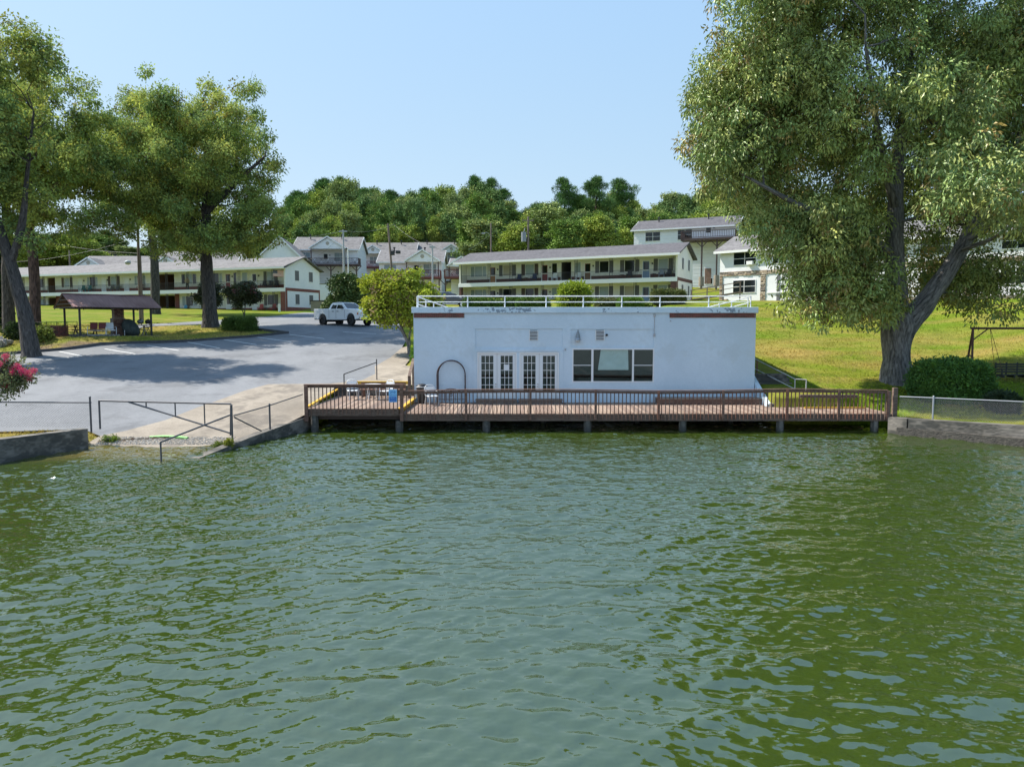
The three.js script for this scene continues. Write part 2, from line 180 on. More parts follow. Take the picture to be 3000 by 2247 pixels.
{ // rolled asphalt kerb round the pavilion island
  const k = [[-44, 42], [-36, 44.5], [-32.3, 46.3], [-30.6, 47.5], [-29.3, 48.6], [-27.9, 49.8], [-25.5, 51.2], [-23, 52.1], [-21.3, 53.3], [-19.5, 54.4], [-17.3, 56.6], [-20.6, 59], [-24, 63]], gs = [];
  for (let i = 0; i + 1 < k.length; i++) { const [a, b] = k[i], [c, d] = k[i + 1], l = hypot(c - a, d - b), t = 0.07 / l; gs.push(beam([a - (c - a) * t, hgt(a, b) + 0.08, -b + (d - b) * t], [c + (c - a) * t, hgt(c, d) + 0.08, -d - (d - b) * t], 0.22, 0.2)); }
  struct('asphalt_kerb', gs, mat.kerb);
  // stall markings, each a painted line of its own
  const st = [[[-29.4, 47.68], [-26.9, 45.9]], [[-26.9, 45.9], [-28.6, 44.2]], [[-27.08, 48.82], [-23.94, 46.7]], [[-25, 50.36], [-21.82, 48.1]], [[-22.95, 51.98], [-19.54, 49.12]], [[-20.84, 53.18], [-17.59, 50.68]], [[-18.83, 54.44], [-15.6, 51.98]], [[-16.9, 55.9], [-13.69, 53.7]], [[-13.2, 57.5], [-10.4, 56.3]]];
  for (const [[a, b], [c, d]] of st) { const l = hypot(c - a, d - b), nx = (d - b) / l * 0.055, nz = -(c - a) / l * 0.055; sheet('parking_line', [[a + nx, b + nz], [c + nx, d + nz], [c - nx, d - nz], [a - nx, b - nz]], 0.027, mat.paint, hgt, 1.2); }
}

// ---------------------------------------------------------------- lake
{
  const R = rng(77), waves = [];
  for (let i = 0; i < 64; i++) { const lam = 0.2 * pow(8, pow(R(), 1.35)), th = PI / 2 + 0.22 + (R() + R() + R() - 1.5) * 1.1, k = 2 * PI / lam; waves.push([k * cos(th), k * sin(th), 0.0034 * pow(lam, 0.82), R() * 2 * PI]); }
  const xs = [], Ds = [], st = 0.064;
  for (let x = -400; x < -32; x += 30) xs.push(x); for (let x = -32; x < -26; x += 0.5) xs.push(x); for (let x = -26; x < 26; x += st) xs.push(x); for (let x = 26; x < 32; x += 0.5) xs.push(x); for (let x = 32; x <= 400; x += 30) xs.push(x);
  for (let D = -420; D < 38;) { Ds.push(D); D += D >= 2.5 ? st * (D < 14 ? 0.9 : 1.25) : D >= -2 ? 0.5 : 20; }
  const n = xs.length * Ds.length, pos = new Float32Array(n * 3), nor = new Float32Array(n * 3), vc = new Float32Array(n * 3), uv = new Float32Array(n * 2), idx = [];
  let o = 0; for (const D of Ds) for (const x of xs) {
    let y = 0, sx = 0, sz = 0; const amp = (abs(x) < 32 && D > -2 ? 1 : 0) * (0.9 + 0.3 * n2(x * 0.11, D * 0.08)) * lerp(0.95, 1.35, sm(9, 20, D));
    if (amp) { const e = 0.03, wp = [0, 1, 2, 3].map((q) => 2.6 * n2(x * 0.17 + q * 31, D * 0.17 - q * 17)); waves.forEach(([kx, kz, a, ph], i) => { const p = kx * x + kz * D + ph + wp[i & 3] * min(1.6, 0.5 + 0.12 * hypot(kx, kz)), s = sin(p), c = cos(p) * a; y += a * s; sx += kx * c; sz += kz * c; }); } // gusts bend the wave trains, so no crest runs on straight
    sx *= amp; sz *= amp; y *= amp;
    const sh = sm(22.4, 26.2, D + 0.5 * n2(x * 0.5, D * 0.5)) * sm(-17.5, -15.5, x) * (1 - sm(-11.6, -10.4, x)); for (let q = 0; q < 3; q++) vc[o * 3 + q] = lerp([0.028, 0.047, 0.0068][q], [0.12, 0.1, 0.03][q], sh); pos.set([x, y, -D], o * 3); const l = 1 / sqrt(1 + sx * sx + sz * sz); nor.set([-sx * l, l, sz * l], o * 3); uv.set([x, D], o * 2); o++;
  }
  const w = xs.length; for (let j = 0; j + 1 < Ds.length; j++) for (let i = 0; i + 1 < w; i++) { const a = j * w + i; idx.push(a, a + 1, a + w, a + 1, a + w + 1, a + w); }
  const g = new THREE.BufferGeometry(); g.setAttribute('position', new THREE.BufferAttribute(pos, 3)); g.setAttribute('normal', new THREE.BufferAttribute(nor, 3)); g.setAttribute('uv', new THREE.BufferAttribute(uv, 2)); g.setAttribute('color', new THREE.BufferAttribute(vc, 3)); g.setIndex(idx); // silty shallows over the ramp are paler than the deep green lake
  const f = fbm(1024, [[14, 20, 1], [34, 46, 0.7], [80, 100, 0.35]], 81), m = new THREE.MeshPhysicalMaterial({ vertexColors: true, roughness: 0.035, ior: 2.25, bumpMap: texOf(1024, (i, j, k) => f[k], [5.3, 5.3]), bumpScale: 0.024 });
  struct('lake_water', g, m, { raw: true });
}
// ---------------------------------------------------------------- seawalls
function wallRun(name, pts, thick, top, bottom, m, label) { const gs = []; for (let i = 0; i + 1 < pts.length; i++) { const [a, b, ya] = pts[i], [c, d, yb] = pts[i + 1], l = hypot(c - a, d - b), nx = -(d - b) / l * thick / 2, nz = (c - a) / l * thick / 2; const P = (x, y, D) => V3(x, y, -D); gs.push(new ConvexGeometry([P(a + nx, ya, b + nz), P(a - nx, ya, b - nz), P(c + nx, yb, d + nz), P(c - nx, yb, d - nz), P(a + nx, bottom, b + nz), P(a - nx, bottom, b - nz), P(c + nx, bottom, d + nz), P(c - nx, bottom, d - nz)])); } const o = part(name, gs, m, scene); tag(o, label, 'seawall'); return o; }
wallRun('seawall', [[-15.55, 26.45, 0.72], [-16.78, 23.7, 0.76], [-21, 14, 0.8]], 0.42, 0, -1.5, mat.wallConc, 'weathered grey concrete seawall edging the dry grass beside the boat ramp');
wallRun('ramp_wall', [[-8.75, 31.2, 0.62], [-10.0, 27.2, 0.26], [-10.75, 24.6, -0.03], [-11.2, 23, -0.2]], 0.36, 0, -1.5, mat.wallConc, 'low sloping concrete wall between boat ramp and deck');
wallRun('seawall', [[15.75, 30.3, 0.66], [16.2, 29.7, 0.68], [19.1, 27.25, 0.72], [27, 20.5, 0.75]], 0.5, 0, -1.5, mat.wallConc, 'cracked concrete seawall below the chain link fence and round bush');
wallRun('ledge_footing', [[15.9, 29.95, 0.3], [19.05, 27.0, 0.28], [27, 20.2, 0.26]], 0.55, 0, -1.5, mat.bankDark, 'dark wet footing ledge along the foot of the cracked seawall');
// ---------------------------------------------------------------- lakeside building
const FX = (p) => (p - 1500) * 0.0164, FY = (p) => 4.4 - (p - 957) * 0.0164, ZF = -35.3;   // metres on the front wall
{
  const b = thing('lakeside_building', 'flat roofed white stucco building with french doors behind the wooden deck', 'building');
  const x0 = -4.72, x1 = 11.69, y0 = 0.72, y1 = 5.05, dr = [[FX(1398), FX(1514)], [FX(1522), FX(1638)]], dt = FY(1032), db = 0.86, wx0 = FX(1677), wx1 = FX(1917), wt = FY(1021), wb = FY(1120);
  const pA = [FX(1392), FX(1648), FY(1020), FY(963)], pB = [FX(1672), FX(1915), FY(1017), FY(964)];
  part('wall', [extrude(rect(x0, x1, -0.2, y1), 0.15, 0, [holeRect(dr[0][0], dr[0][1], db, dt), holeRect(dr[1][0], dr[1][1], db, dt), holeRect(wx0, wx1, wb, wt), holeRect(...pA), holeRect(...pB)]).translate(0, 0, ZF - 0.15)], mat.stucco, b);
  part('wall', [B(pA[0] - 0.1, pA[1] + 0.1, pA[2] - 0.06, pA[3] + 0.1, ZF - 0.16, ZF - 0.035), B(pB[0] - 0.1, pB[1] + 0.1, pB[2] - 0.03, pB[3] + 0.1, ZF - 0.162, ZF - 0.04)].map((g) => g.scale(1, 1, 1)), mat.stucco, b);
  part('wall', [B(x0, x0 + 0.2, -0.2, y1, ZF - 14.2, ZF - 0.152), B(x1 - 0.2, x1, -0.2, y1, ZF - 14.2, ZF - 0.152), B(x0 + 0.2, x1 - 0.2, -0.2, y1, ZF - 14.2, ZF - 14)], mat.stucco, b);
  part('wall', [B(dr[0][0] - 0.2, dr[1][1] + 0.2, FY(1030), FY(1024), ZF + 0.001, ZF + 0.03), B(dr[0][0] - 0.2, dr[0][0] - 0.02, 0.75, FY(1030), ZF + 0.001, ZF + 0.03), B(dr[1][1] + 0.02, dr[1][1] + 0.2, 0.75, FY(1030), ZF + 0.001, ZF + 0.03)], mat.stucco, b);
  part('roof', [B(x0 + 0.2, x1 - 0.2, 4.85, 5.0, ZF - 14, ZF - 0.16)], mat.roof, b);
  const cp = part('coping', [RB(x0 - 0.08, x1 + 0.08, 5.05, 5.33, ZF - 0.4, ZF + 0.09, 0.015), RB(x0 - 0.08, x0 + 0.3, 5.05, 5.328, ZF - 14.2, ZF - 0.4, 0.015), RB(x1 - 0.3, x1 + 0.08, 5.05, 5.328, ZF - 14.2, ZF - 0.4, 0.015)], mat.coping, b);
  part('interior', [B(x0 + 0.2, x1 - 0.2, 0.7, 0.82, ZF - 5, ZF - 0.16), B(x0 + 0.2, x1 - 0.2, 0.82, 4.8, ZF - 5.1, ZF - 5)], mat.inside, b);
  // brick bands, every brick its own piece
  const bg = new THREE.BoxGeometry(0.196, 0.064, 0.06), bu = uvm(bg), R = rng(5);
  for (const [a, c] of [[x0 + 0.02, FX(1361)], [FX(1960), x1 - 0.02]]) { const band = part('brick_band', [B(a, c, FY(931), 5.048, ZF + 0.002, ZF + 0.012)], mat.mortar, b), rows = 4, rh = (5.048 - FY(931)) / rows;
    for (let r = 0; r < rows; r++) for (let x = a + 0.1 - (r % 2) * 0.1; x < c - 0.02; x += 0.207) { const L = max(a, x - 0.098), Rr = min(c, x + 0.098); if (Rr - L < 0.04) continue; const o = new THREE.Mesh(bu, R() < 0.6 ? mat.brick : mat.brickDark); o.name = 'brick'; o.castShadow = o.receiveShadow = true; o.position.set((L + Rr) / 2, FY(931) + rh * (r + 0.5), ZF + 0.016 + R() * 0.008); o.scale.set((Rr - L) / 0.196, min(1, (rh - 0.007) / 0.064), 0.6); band.add(o); } }
  // french doors
  const paneG = uvm(new THREE.BoxGeometry(0.185, 0.33, 0.006));
  for (const [a, c] of dr) {
    part('door_frame', [B(a, a + 0.06, db, dt, ZF - 0.14, ZF + 0.012), B(c - 0.06, c, db, dt, ZF - 0.14, ZF + 0.012), B(a + 0.06, c - 0.06, dt - 0.05, dt, ZF - 0.14, ZF + 0.012)], mat.trim, b);
    const m = (a + c) / 2; for (const [l, r, s] of [[a + 0.065, m - 0.005, 1], [m + 0.005, c - 0.065, -1]]) {
      const lw = 0.58, cx = (l + r) / 2 - 0.02 * s, gl = cx - lw / 2, gr = cx + lw / 2, gb = 1.25, gt = FY(1042);
      const dg = [extrude(rect(l, r, db + 0.01, dt - 0.055), 0.045, 0, [holeRect(gl, gr, gb, gt)]).translate(0, 0, ZF - 0.07)];
      const door = part('door', dg, mat.doorWhite, b);
      const mu = []; for (let i = 1; i < 3; i++) mu.push(B(gl + lw * i / 3 - 0.011, gl + lw * i / 3 + 0.011, gb, gt, ZF - 0.06, ZF - 0.03)); for (let j = 1; j < 5; j++) mu.push(B(gl, gr, gb + (gt - gb) * j / 5 - 0.011, gb + (gt - gb) * j / 5 + 0.011, ZF - 0.0605, ZF - 0.0305));
      part('muntin', mu, mat.trim, door);
      for (let i = 0; i < 3; i++) for (let j = 0; j < 5; j++) { const p = new THREE.Mesh(paneG, mat.glassPane); p.name = 'pane'; p.position.set(gl + lw * (i + 0.5) / 3, gb + (gt - gb) * (j + 0.5) / 5, ZF - 0.048); p.scale.y = (gt - gb) / 5 / 0.34; door.add(p); }
      if (s === 1) part('deadbolt', [RB(r - 0.09, r - 0.04, 1.62, 1.68, ZF - 0.03, ZF + 0.02, 0.012)], mat.chrome, door), part('handle', [RB(r - 0.09, r - 0.04, 1.5, 1.56, ZF - 0.03, ZF + 0.03, 0.012)], mat.chrome, door);
    }
  }
  part('notice', [B(FX(1476), FX(1492), FY(1084), FY(1068), ZF - 0.04, ZF - 0.036)], mat.whitePlastic, b);
  // picture window of three lights
  const w = part('window', [B(wx0, wx1, wt - 0.05, wt, ZF - 0.14, ZF + 0.008), B(wx0, wx1, wb, wb + 0.05, ZF - 0.14, ZF + 0.015), B(wx0, wx0 + 0.05, wb + 0.05, wt - 0.05, ZF - 0.14, ZF + 0.008), B(wx1 - 0.05, wx1, wb + 0.05, wt - 0.05, ZF - 0.14, ZF + 0.008), B(FX(1733), FX(1739), wb + 0.05, wt - 0.05, ZF - 0.13, ZF), B(FX(1853), FX(1858), wb + 0.05, wt - 0.05, ZF - 0.13, ZF), B(wx0 + 0.05, FX(1733), FY(1071), FY(1069), ZF - 0.11, ZF - 0.02), B(FX(1858), wx1 - 0.05, FY(1071), FY(1069), ZF - 0.11, ZF - 0.02)], mat.pipe, b);
  for (const [a, c, e, f] of [[wx0 + 0.05, FX(1733), wb + 0.05, FY(1071)], [wx0 + 0.05, FX(1733), FY(1069), wt - 0.05], [FX(1739), FX(1853), wb + 0.05, wt - 0.05], [FX(1858), wx1 - 0.05, wb + 0.05, FY(1071)], [FX(1858), wx1 - 0.05, FY(1069), wt - 0.05]]) part('pane', [B(a, c, e, f, ZF - 0.07, ZF - 0.064)], mat.glassPane, w);
  { const g = new THREE.PlaneGeometry(1, 1, 24, 16), p = g.attributes.position, xa = FX(1761), xb = FX(1841), ba = FX(1753), bb = FX(1843); for (let i = 0; i < p.count; i++) { const u = p.getX(i) + 0.5, v = 0.5 - p.getY(i); p.setXYZ(i, lerp(lerp(xa, xb, u), lerp(ba, bb, u), v), lerp(wt - 0.05, FY(1084), v), ZF - 0.105 + 0.018 * sin(u * 13 + 2 * v) * v + 0.012 * n2(u * 4, v * 4)); } g.computeVertexNormals(); const s = tag(part('white_sheet', [g], mat.sheet, scene), 'white cloth sheet hung behind the picture window', 'sheet'); }
  for (const p of [1552, 1746]) { const xa = FX(p), xb = FX(p + 23), v = part('vent', [B(xa, xb, FY(996), FY(967), ZF - 0.055, ZF - 0.02)], mat.dark, b); const sl = []; for (let i = 0; i < 7; i++) { const y = FY(996) + (FY(967) - FY(996)) * (i + 0.5) / 7; const s = new THREE.Mesh(uvm(new THREE.BoxGeometry(xb - xa + 0.02, 0.012, 0.07).rotateX(0.5)), mat.trim); s.geometry = s.geometry; s.name = 'slat'; s.position.set((xa + xb) / 2, y, ZF - 0.015); v.add(s); } part('vent_frame', [B(xa - 0.03, xa, FY(997), FY(966), ZF - 0.06, ZF + 0.012), B(xb, xb + 0.03, FY(997), FY(966), ZF - 0.06, ZF + 0.012)], mat.trim, v); }
  part('conduit', [bar([FX(1916), FY(927), ZF + 0.025], [FX(1916), FY(978), ZF + 0.025], 0.014), RB(FX(1913), FX(1919), FY(928), FY(919), ZF, ZF + 0.07), RB(FX(1913), FX(1919), FY(986), FY(977), ZF, ZF + 0.07)], mat.poleGrey, b);
  part('junction_box', [RB(FX(1654), FX(1658), FY(1026), FY(1020), ZF, ZF + 0.06)], mat.poleGrey, b); part('hose_bib', [bar([FX(2123), FY(1143), ZF], [FX(2123), FY(1143), ZF + 0.1], 0.03), RB(FX(1962), FX(1965), FY(942), FY(938), ZF, ZF + 0.06)], mat.poleGrey, b);
}
{ const l = thing('wall_lamp', 'bell shaped grey outdoor lamp mounted on white wall beside a vent', 'lamp', [FX(1692), FY(986), ZF - 0.04]); part('housing', [new THREE.CylinderGeometry(0.05, 0.12, 0.3, 14).translate(0, 0.1, 0.2), bar([0, 0.2, 0], [0, 0.2, 0.18], 0.03), bar([0, 0.25, 0.2], [0, 0.32, 0.2], 0.03)], mat.greyMetal, l); part('shade', [new THREE.CylinderGeometry(0.1, 0.17, 0.1, 16, 1, true).translate(0, -0.1, 0.2)], mat.galv, l); part('globe', [new THREE.SphereGeometry(0.12, 14, 10).scale(1, 0.85, 1).translate(0, -0.18, 0.2)], mat.lens, l); }
{ const l = thing('security_camera', 'small round security camera beside the louvred wall vent', 'camera', [FX(1777), FY(981), ZF - 0.04]); part('body', [new THREE.SphereGeometry(0.06, 12, 8).translate(0, 0, 0.07)], mat.black, l); part('mount', [bar([-0.06, 0.02, 0], [-0.02, 0, 0.07], 0.025)], mat.trim, l); }
// ---------------------------------------------------------------- roof terrace railing
{
  const r = thing('roof_railing', 'white pipe railing along the roof edge of the lakeside building', 'railing'), z = ZF - 0.2, ty = FY(868), my = FY(885), xs = [1222, 1370, 1479, 1600, 1709, 1822, 1934, 2077, 2200].map(FX);
  for (const x of xs) part('post', [bar([x, 5.3, z], [x, ty, z], 0.03, 0.03, 8)], mat.pipe, r);
  part('rail', [bar([xs[0], ty, z], [xs[8], ty, z], 0.026, 0.026, 8)], mat.pipe, r); part('rail', [bar([xs[0], my, z], [xs[8], my, z], 0.02, 0.02, 8)], mat.pipe, r);
  const s = thing('stair_railing', 'sloping white pipe handrail at the brick band end of the roof', 'railing'); const X = xs[0];
  part('rail', [bar([X, ty - 0.02, z - 0.3], [X + 1.5, 5.3, z - 1.6], 0.03), bar([X, my - 0.1, z - 0.3], [X + 0.8, 5.2, z - 1.6], 0.03)], mat.pipe, s); for (const k of [0, 0.35, 0.7, 1.05]) part('post', [bar([X + k, 5.0, z - 0.3 - k * 0.8], [X + k, ty - 0.02 - k * 0.42, z - 0.3 - k * 0.8], 0.028)], mat.pipe, s);
  const q = thing('stair_railing', 'sloping white pipe handrail at the lawn end of the roof', 'railing'); const Y = xs[8];
  part('rail', [bar([Y, ty - 0.04, z - 0.4], [Y - 2.3, 5.25, z - 0.4], 0.03), bar([Y, ty - 0.32, z - 0.4], [Y - 1.2, 5.25, z - 0.4], 0.03)], mat.pipe, q); for (const k of [0, 0.8, 1.4]) part('post', [bar([Y - k, 5.0, z - 0.4], [Y - k, ty - 0.04 - k * 0.2, z - 0.4], 0.028)], mat.pipe, q);
}
// ---------------------------------------------------------------- deck
{
  const d = thing('lake_deck', 'long weathered brown wooden deck on piles over the water', 'deck'), R = rng(31), zf = -30.7, DX = (p) => (p - 1500) * 0.01426;
  const mats = [mat.deck, mat.deckB, mat.deck, mat.deckC];
  const pl = uvm(new THREE.BoxGeometry(0.127, 0.036, 1)), plank = (x, y, za, zb) => { const o = new THREE.Mesh(pl, mats[floor(R() * 4)]); o.name = 'plank'; o.castShadow = o.receiveShadow = true; o.position.set(x, y + (R() - 0.5) * 0.006, (za + zb) / 2); o.scale.z = abs(zb - za); o.rotation.y = (R() - 0.5) * 0.002; d.add(o); };
  const g0 = uvm(new THREE.BoxGeometry(0.138, 0.036, 1));
  for (let x = -4.62; x < 16.0; x += 0.145) plank(x, 0.74, zf + 0.03, x < 11.7 ? -35.26 : -33.2);
  for (let x = -8.6; x < -4.78; x += 0.145) plank(x, 0.95, zf + 0.03, -36.4);
  part('step_riser', [B(-4.74, -4.7, 0.76, 0.972, -35.3, zf + 0.04)], mat.yellow, d); part('step_edge', [B(-4.8, -4.62, 0.973, 0.983, -35.3, zf + 0.04)], mat.yellow, d);
  for (const [xa, xb, y] of [[-8.66, -4.68, 0.93], [-4.6, 16.02, 0.72]]) part('fascia', [B(xa, xb, y - 0.27, y, zf, zf + 0.04)], mat.railGrey, d);
  part('joist', [B(-8.6, 16, 0.5, 0.7, -33.05, -33), B(-4.6, 11.6, 0.5, 0.7, -34.9, -34.85), B(-8.6, 16, 0.48, 0.7, -31.05, -31)], mat.brownWood, d);
  for (const p of [915, 1166, 1424, 1724, 2006, 2295, 2575]) part('pile', [bar([DX(p), -1.5, zf - 0.12], [DX(p), p < 1100 ? 0.66 : 0.45, zf - 0.12], 0.17, 0.16, 12)], mat.wallConc, d);
  for (const p of [1300, 1600, 1900, 2200]) part('pile', [bar([DX(p), -1.5, -33.4], [DX(p), 0.5, -33.4], 0.15, 0.15, 10)], mat.wallConc, d);
  // railing: post, rails and every baluster
  const rl = part('railing', [B(-8.72, -4.55, 1.955, 1.995, zf - 0.09, zf + 0.09), B(-8.66, -4.6, 1.85, 1.945, zf - 0.02, zf + 0.02)], mat.rail, d);
  const sag = (x) => 0.035 * sin((x + 2) * 0.55) - 0.012 * cos(x * 1.3), posts = [1365, 1554, 1746, 1931, 2121, 2309, 2461, 2605].map(DX), ends = [DX(1178), ...posts];
  for (let i = 0; i + 1 < ends.length; i++) { const a = ends[i], b2 = ends[i + 1], ya = 1.755 + sag(a), yb = 1.755 + sag(b2); part('top_rail', [beam([a, ya, zf + 0.02], [b2, yb, zf + 0.02], 0.15, 0.038), beam([a, ya - 0.085, zf + 0.05], [b2, yb - 0.085, zf + 0.05], 0.04, 0.1)], mat.rail, rl); }
  for (let i = 0; i < posts.length; i++) part('post', [RB(posts[i] - 0.05, posts[i] + 0.05, 0.5, 1.73 + sag(posts[i]), zf + 0.042, zf + 0.142, 0.006)], i === 3 || i === 5 ? mat.railRed : mat.rail, rl);
  for (const x of [-8.62, -4.62]) part('post', [RB(x - 0.07, x + 0.07, 0.45, 1.95, zf + 0.042, zf + 0.16, 0.006)], mat.rail, rl);
  part('post', [RB(15.98, 16.16, 0.3, 1.85, zf - 0.06, zf + 0.1, 0.006), RB(15.72, 15.86, 0.45, 1.72, zf + 0.042, zf + 0.14, 0.006)], mat.railGrey, rl);
  const bg = uvm(new THREE.BoxGeometry(0.036, 1.18, 0.036)), bal = (x, yt, m) => { const o = new THREE.Mesh(bg, m); o.name = 'baluster'; o.castShadow = o.receiveShadow = true; o.position.set(x, yt - 0.59, zf + 0.09); o.rotation.set((R() - 0.5) * 0.015, 0, (R() - 0.5) * 0.022); rl.add(o); };
  for (let x = -4.42; x < 15.7; x += 0.1645) { if (posts.some((p) => abs(p - x) < 0.09)) continue; bal(x + (R() - 0.5) * 0.012, 1.7 + sag(x), x > 7 && R() < 0.55 ? mat.railRed : R() < 0.25 ? mat.railGrey : mat.rail); }
  for (let x = -8.42; x < -4.75; x += 0.1645) bal(x, 1.905, R() < 0.3 ? mat.railGrey : mat.rail);
  part('post', [RB(-5.0, -4.86, 0.98, 2.0, -35.25, -35.12, 0.006), RB(-4.98, -4.88, 1.0, 2.75, -36.6, -36.48, 0.006), beam([-4.93, 2.02, -35.1], [-4.93, 2.8, -36.7], 0.14, 0.05)], mat.railGrey, rl);
  // dark bank beneath
  struct('bank_wall', [B(-8.9, 11.8, -1.5, 0.66, -35.29, -35), B(11.8, 16.1, -1.5, 0.9, -33.5, -33.25), B(-8.85, -4.75, -1.5, 1.4, -36.7, -36.5)], mat.wallConc);
}
{ // built-in things on the deck
  const R = rng(41);
  for (const [a, c] of [[1394, 1512], [1518, 1647]]) { const s = thing('door_step', a < 1450 ? 'low wooden step below the french doors nearer the garden arch' : 'low wooden step below the french doors nearer the picture window', 'step'); for (let i = 0; i < 4; i++) part('plank', [B(FX(a), FX(c), 0.91, 0.945, ZF + 0.05 + i * 0.15, ZF + 0.05 + i * 0.15 + 0.138)], [mat.deckC, mat.deck][i % 2], s); part('frame', [B(FX(a) + 0.03, FX(c) - 0.03, 0.765, 0.908, ZF + 0.58, ZF + 0.62), B(FX(a) + 0.03, FX(a) + 0.07, 0.765, 0.908, ZF + 0.05, ZF + 0.575), B(FX(c) - 0.07, FX(c) - 0.03, 0.765, 0.908, ZF + 0.05, ZF + 0.575)], mat.deckC, s); }
  const bn = thing('deck_bench', 'long low brown wooden bench box against the white wall', 'bench'); part('front_board', [B(6.9, 12.9, 0.77, 1.0, -34.3, -34.25)], mat.rail, bn); part('end_board', [B(6.9, 6.95, 0.77, 1.0, -35.2, -34.31)], mat.rail, bn); for (let i = 0; i < 6; i++) part('seat_plank', [B(6.86, 12.93, 1.005, 1.04, -34.22 - i * 0.15, -34.22 - i * 0.15 - 0.14)], [mat.deckB, mat.deck][i % 2], bn);
  const lw = thing('landscape_wall', 'low dark timber retaining wall behind the lawn end of the deck', 'retaining wall'); for (let i = 0; i < 4; i++) part('timber', [RB(12.9 + i * 0.08, 15.6 + i * 0.05, 0.76 + i * 0.14, 0.89 + i * 0.14, -33.35 - i * 0.04, -33.2 - i * 0.04, 0.02)], [mat.rail, mat.railGrey][i % 2], lw);
  part('timber', [B(13.0, 15.7, 0.78, 0.84, -32.5, -32.42)], mat.yellow, lw, { label: 'yellow painted edging timber' });
}
{ // steps up to the lawn beside the building
  const s = thing('garden_steps', 'concrete steps with white sides climbing from deck to lawn beside the building', 'steps'); for (let i = 0; i < 7; i++) part('step', [B(11.95, 13.6, 0.5, 0.93 + i * 0.19, -34.2 - i * 0.34 - 0.36, -34.2 - i * 0.34)], mat.wallConc, s); part('side_wall', [extrude([[33.6, 0.7], [36.6, 0.7], [36.6, 2.3], [33.6, 0.85]], 0.2, 0).rotateY(PI / 2).translate(11.72, 0, 0)].map((g) => g), mat.stucco, s);
  const h = thing('handrail', 'thin white and rust handrail beside the garden steps', 'handrail'); part('rail', [bar([12.0, 3.05, -38.2], [13.3, 1.95, -34.4], 0.022), bar([12.0, 2.55, -38.2], [13.25, 1.5, -34.4], 0.022), bar([13.3, 1.95, -34.4], [13.75, 1.93, -34.2], 0.022)], mat.poleGrey, h); part('post', [bar([13.3, 0.9, -34.4], [13.3, 1.95, -34.4], 0.026), bar([13.75, 0.9, -34.2], [13.75, 1.93, -34.2], 0.026)], mat.poleGrey, h); part('post', [bar([12.4, 1.7, -37.1], [12.4, 2.72, -37.1], 0.045)], mat.doorBrown, h);
}
// ---------------------------------------------------------------- motels: two storeys behind galleries
function windowUnit(parent, x0, x1, y0, y1, z, o = {}) { // frame, panes, optional shutters and blind; z is the wall face
  const t = 0.05, lights = o.lights ?? 1, fm = o.frame ?? mat.trim, gs = [B(x0, x1, y1 - t, y1, z, z + 0.05), B(x0, x1, y0, y0 + t, z, z + 0.07), B(x0, x0 + t, y0 + t, y1 - t, z, z + 0.05), B(x1 - t, x1, y0 + t, y1 - t, z, z + 0.05)];
  const cuts = o.cuts ?? Array.from({ length: lights - 1 }, (_, i) => (i + 1) / lights); for (const c of cuts) { const x = lerp(x0, x1, c); gs.push(B(x - 0.025, x + 0.025, y0 + t, y1 - t, z, z + 0.045)); } if (o.sash) gs.push(B(x0 + t, x1 - t, (y0 + y1) / 2 - 0.02, (y0 + y1) / 2 + 0.02, z, z + 0.042));
  const w = part('window', gs, fm, parent), edges = [0, ...cuts, 1], rows = o.sash ? [[y0 + t, (y0 + y1) / 2 - 0.02], [(y0 + y1) / 2 + 0.02, y1 - t]] : [[y0 + t, y1 - t]];
  for (let i = 0; i + 1 < edges.length; i++) for (const [a, b] of rows) part('pane', [B(lerp(x0, x1, edges[i]) + 0.03, lerp(x0, x1, edges[i + 1]) - 0.03, a + 0.004, b - 0.004, z + 0.006, z + 0.02)], o.pane?.[i % o.pane.length] ?? mat.glass, w);
  if (o.shutter) for (const [a, b] of [[x0 - o.sw - 0.03, x0 - 0.03], [x1 + 0.03, x1 + o.sw + 0.03]]) { const s = part('shutter', [B(a, b, y0, y1, z + 0.002, z + 0.035)], o.shutter, parent); part('louver', Array.from({ length: 12 }, (_, i) => B(a + 0.04, b - 0.04, lerp(y0, y1, (i + 0.3) / 12), lerp(y0, y1, (i + 0.75) / 12), z + 0.036, z + 0.045)), o.shutter, s); }
  return w;
}
function doorUnit(parent, x0, x1, y0, z, m, storm) { const d = part('door', [B(x0 + 0.05, x1 - 0.05, y0 + 0.01, y0 + 2.03, z + 0.002, z + 0.03)], m, parent); part('door_frame', [B(x0 - 0.03, x0 + 0.05, y0, y0 + 2.1, z, z + 0.06), B(x1 - 0.05, x1 + 0.03, y0, y0 + 2.1, z, z + 0.06), B(x0 + 0.05, x1 - 0.05, y0 + 2.03, y0 + 2.1, z, z + 0.06)], mat.trim, d); if (storm) { part('screen', [B(x0 + 0.13, x1 - 0.13, y0 + 1.05, y0 + 1.95, z + 0.031, z + 0.036)], mat.glass, d); part('kick_rail', [B(x0 + 0.05, x1 - 0.05, y0 + 0.93, y0 + 1.03, z + 0.031, z + 0.045)], mat.trim, d); } part('handle', [RB(x1 - 0.15, x1 - 0.1, y0 + 0.95, y0 + 1.05, z + 0.03, z + 0.07, 0.01)], mat.galv, d); const l = part('porch_lamp', [RB(x1 + 0.22, x1 + 0.36, y0 + 1.62, y0 + 1.82, z, z + 0.12, 0.02)], mat.black, parent); return d; }
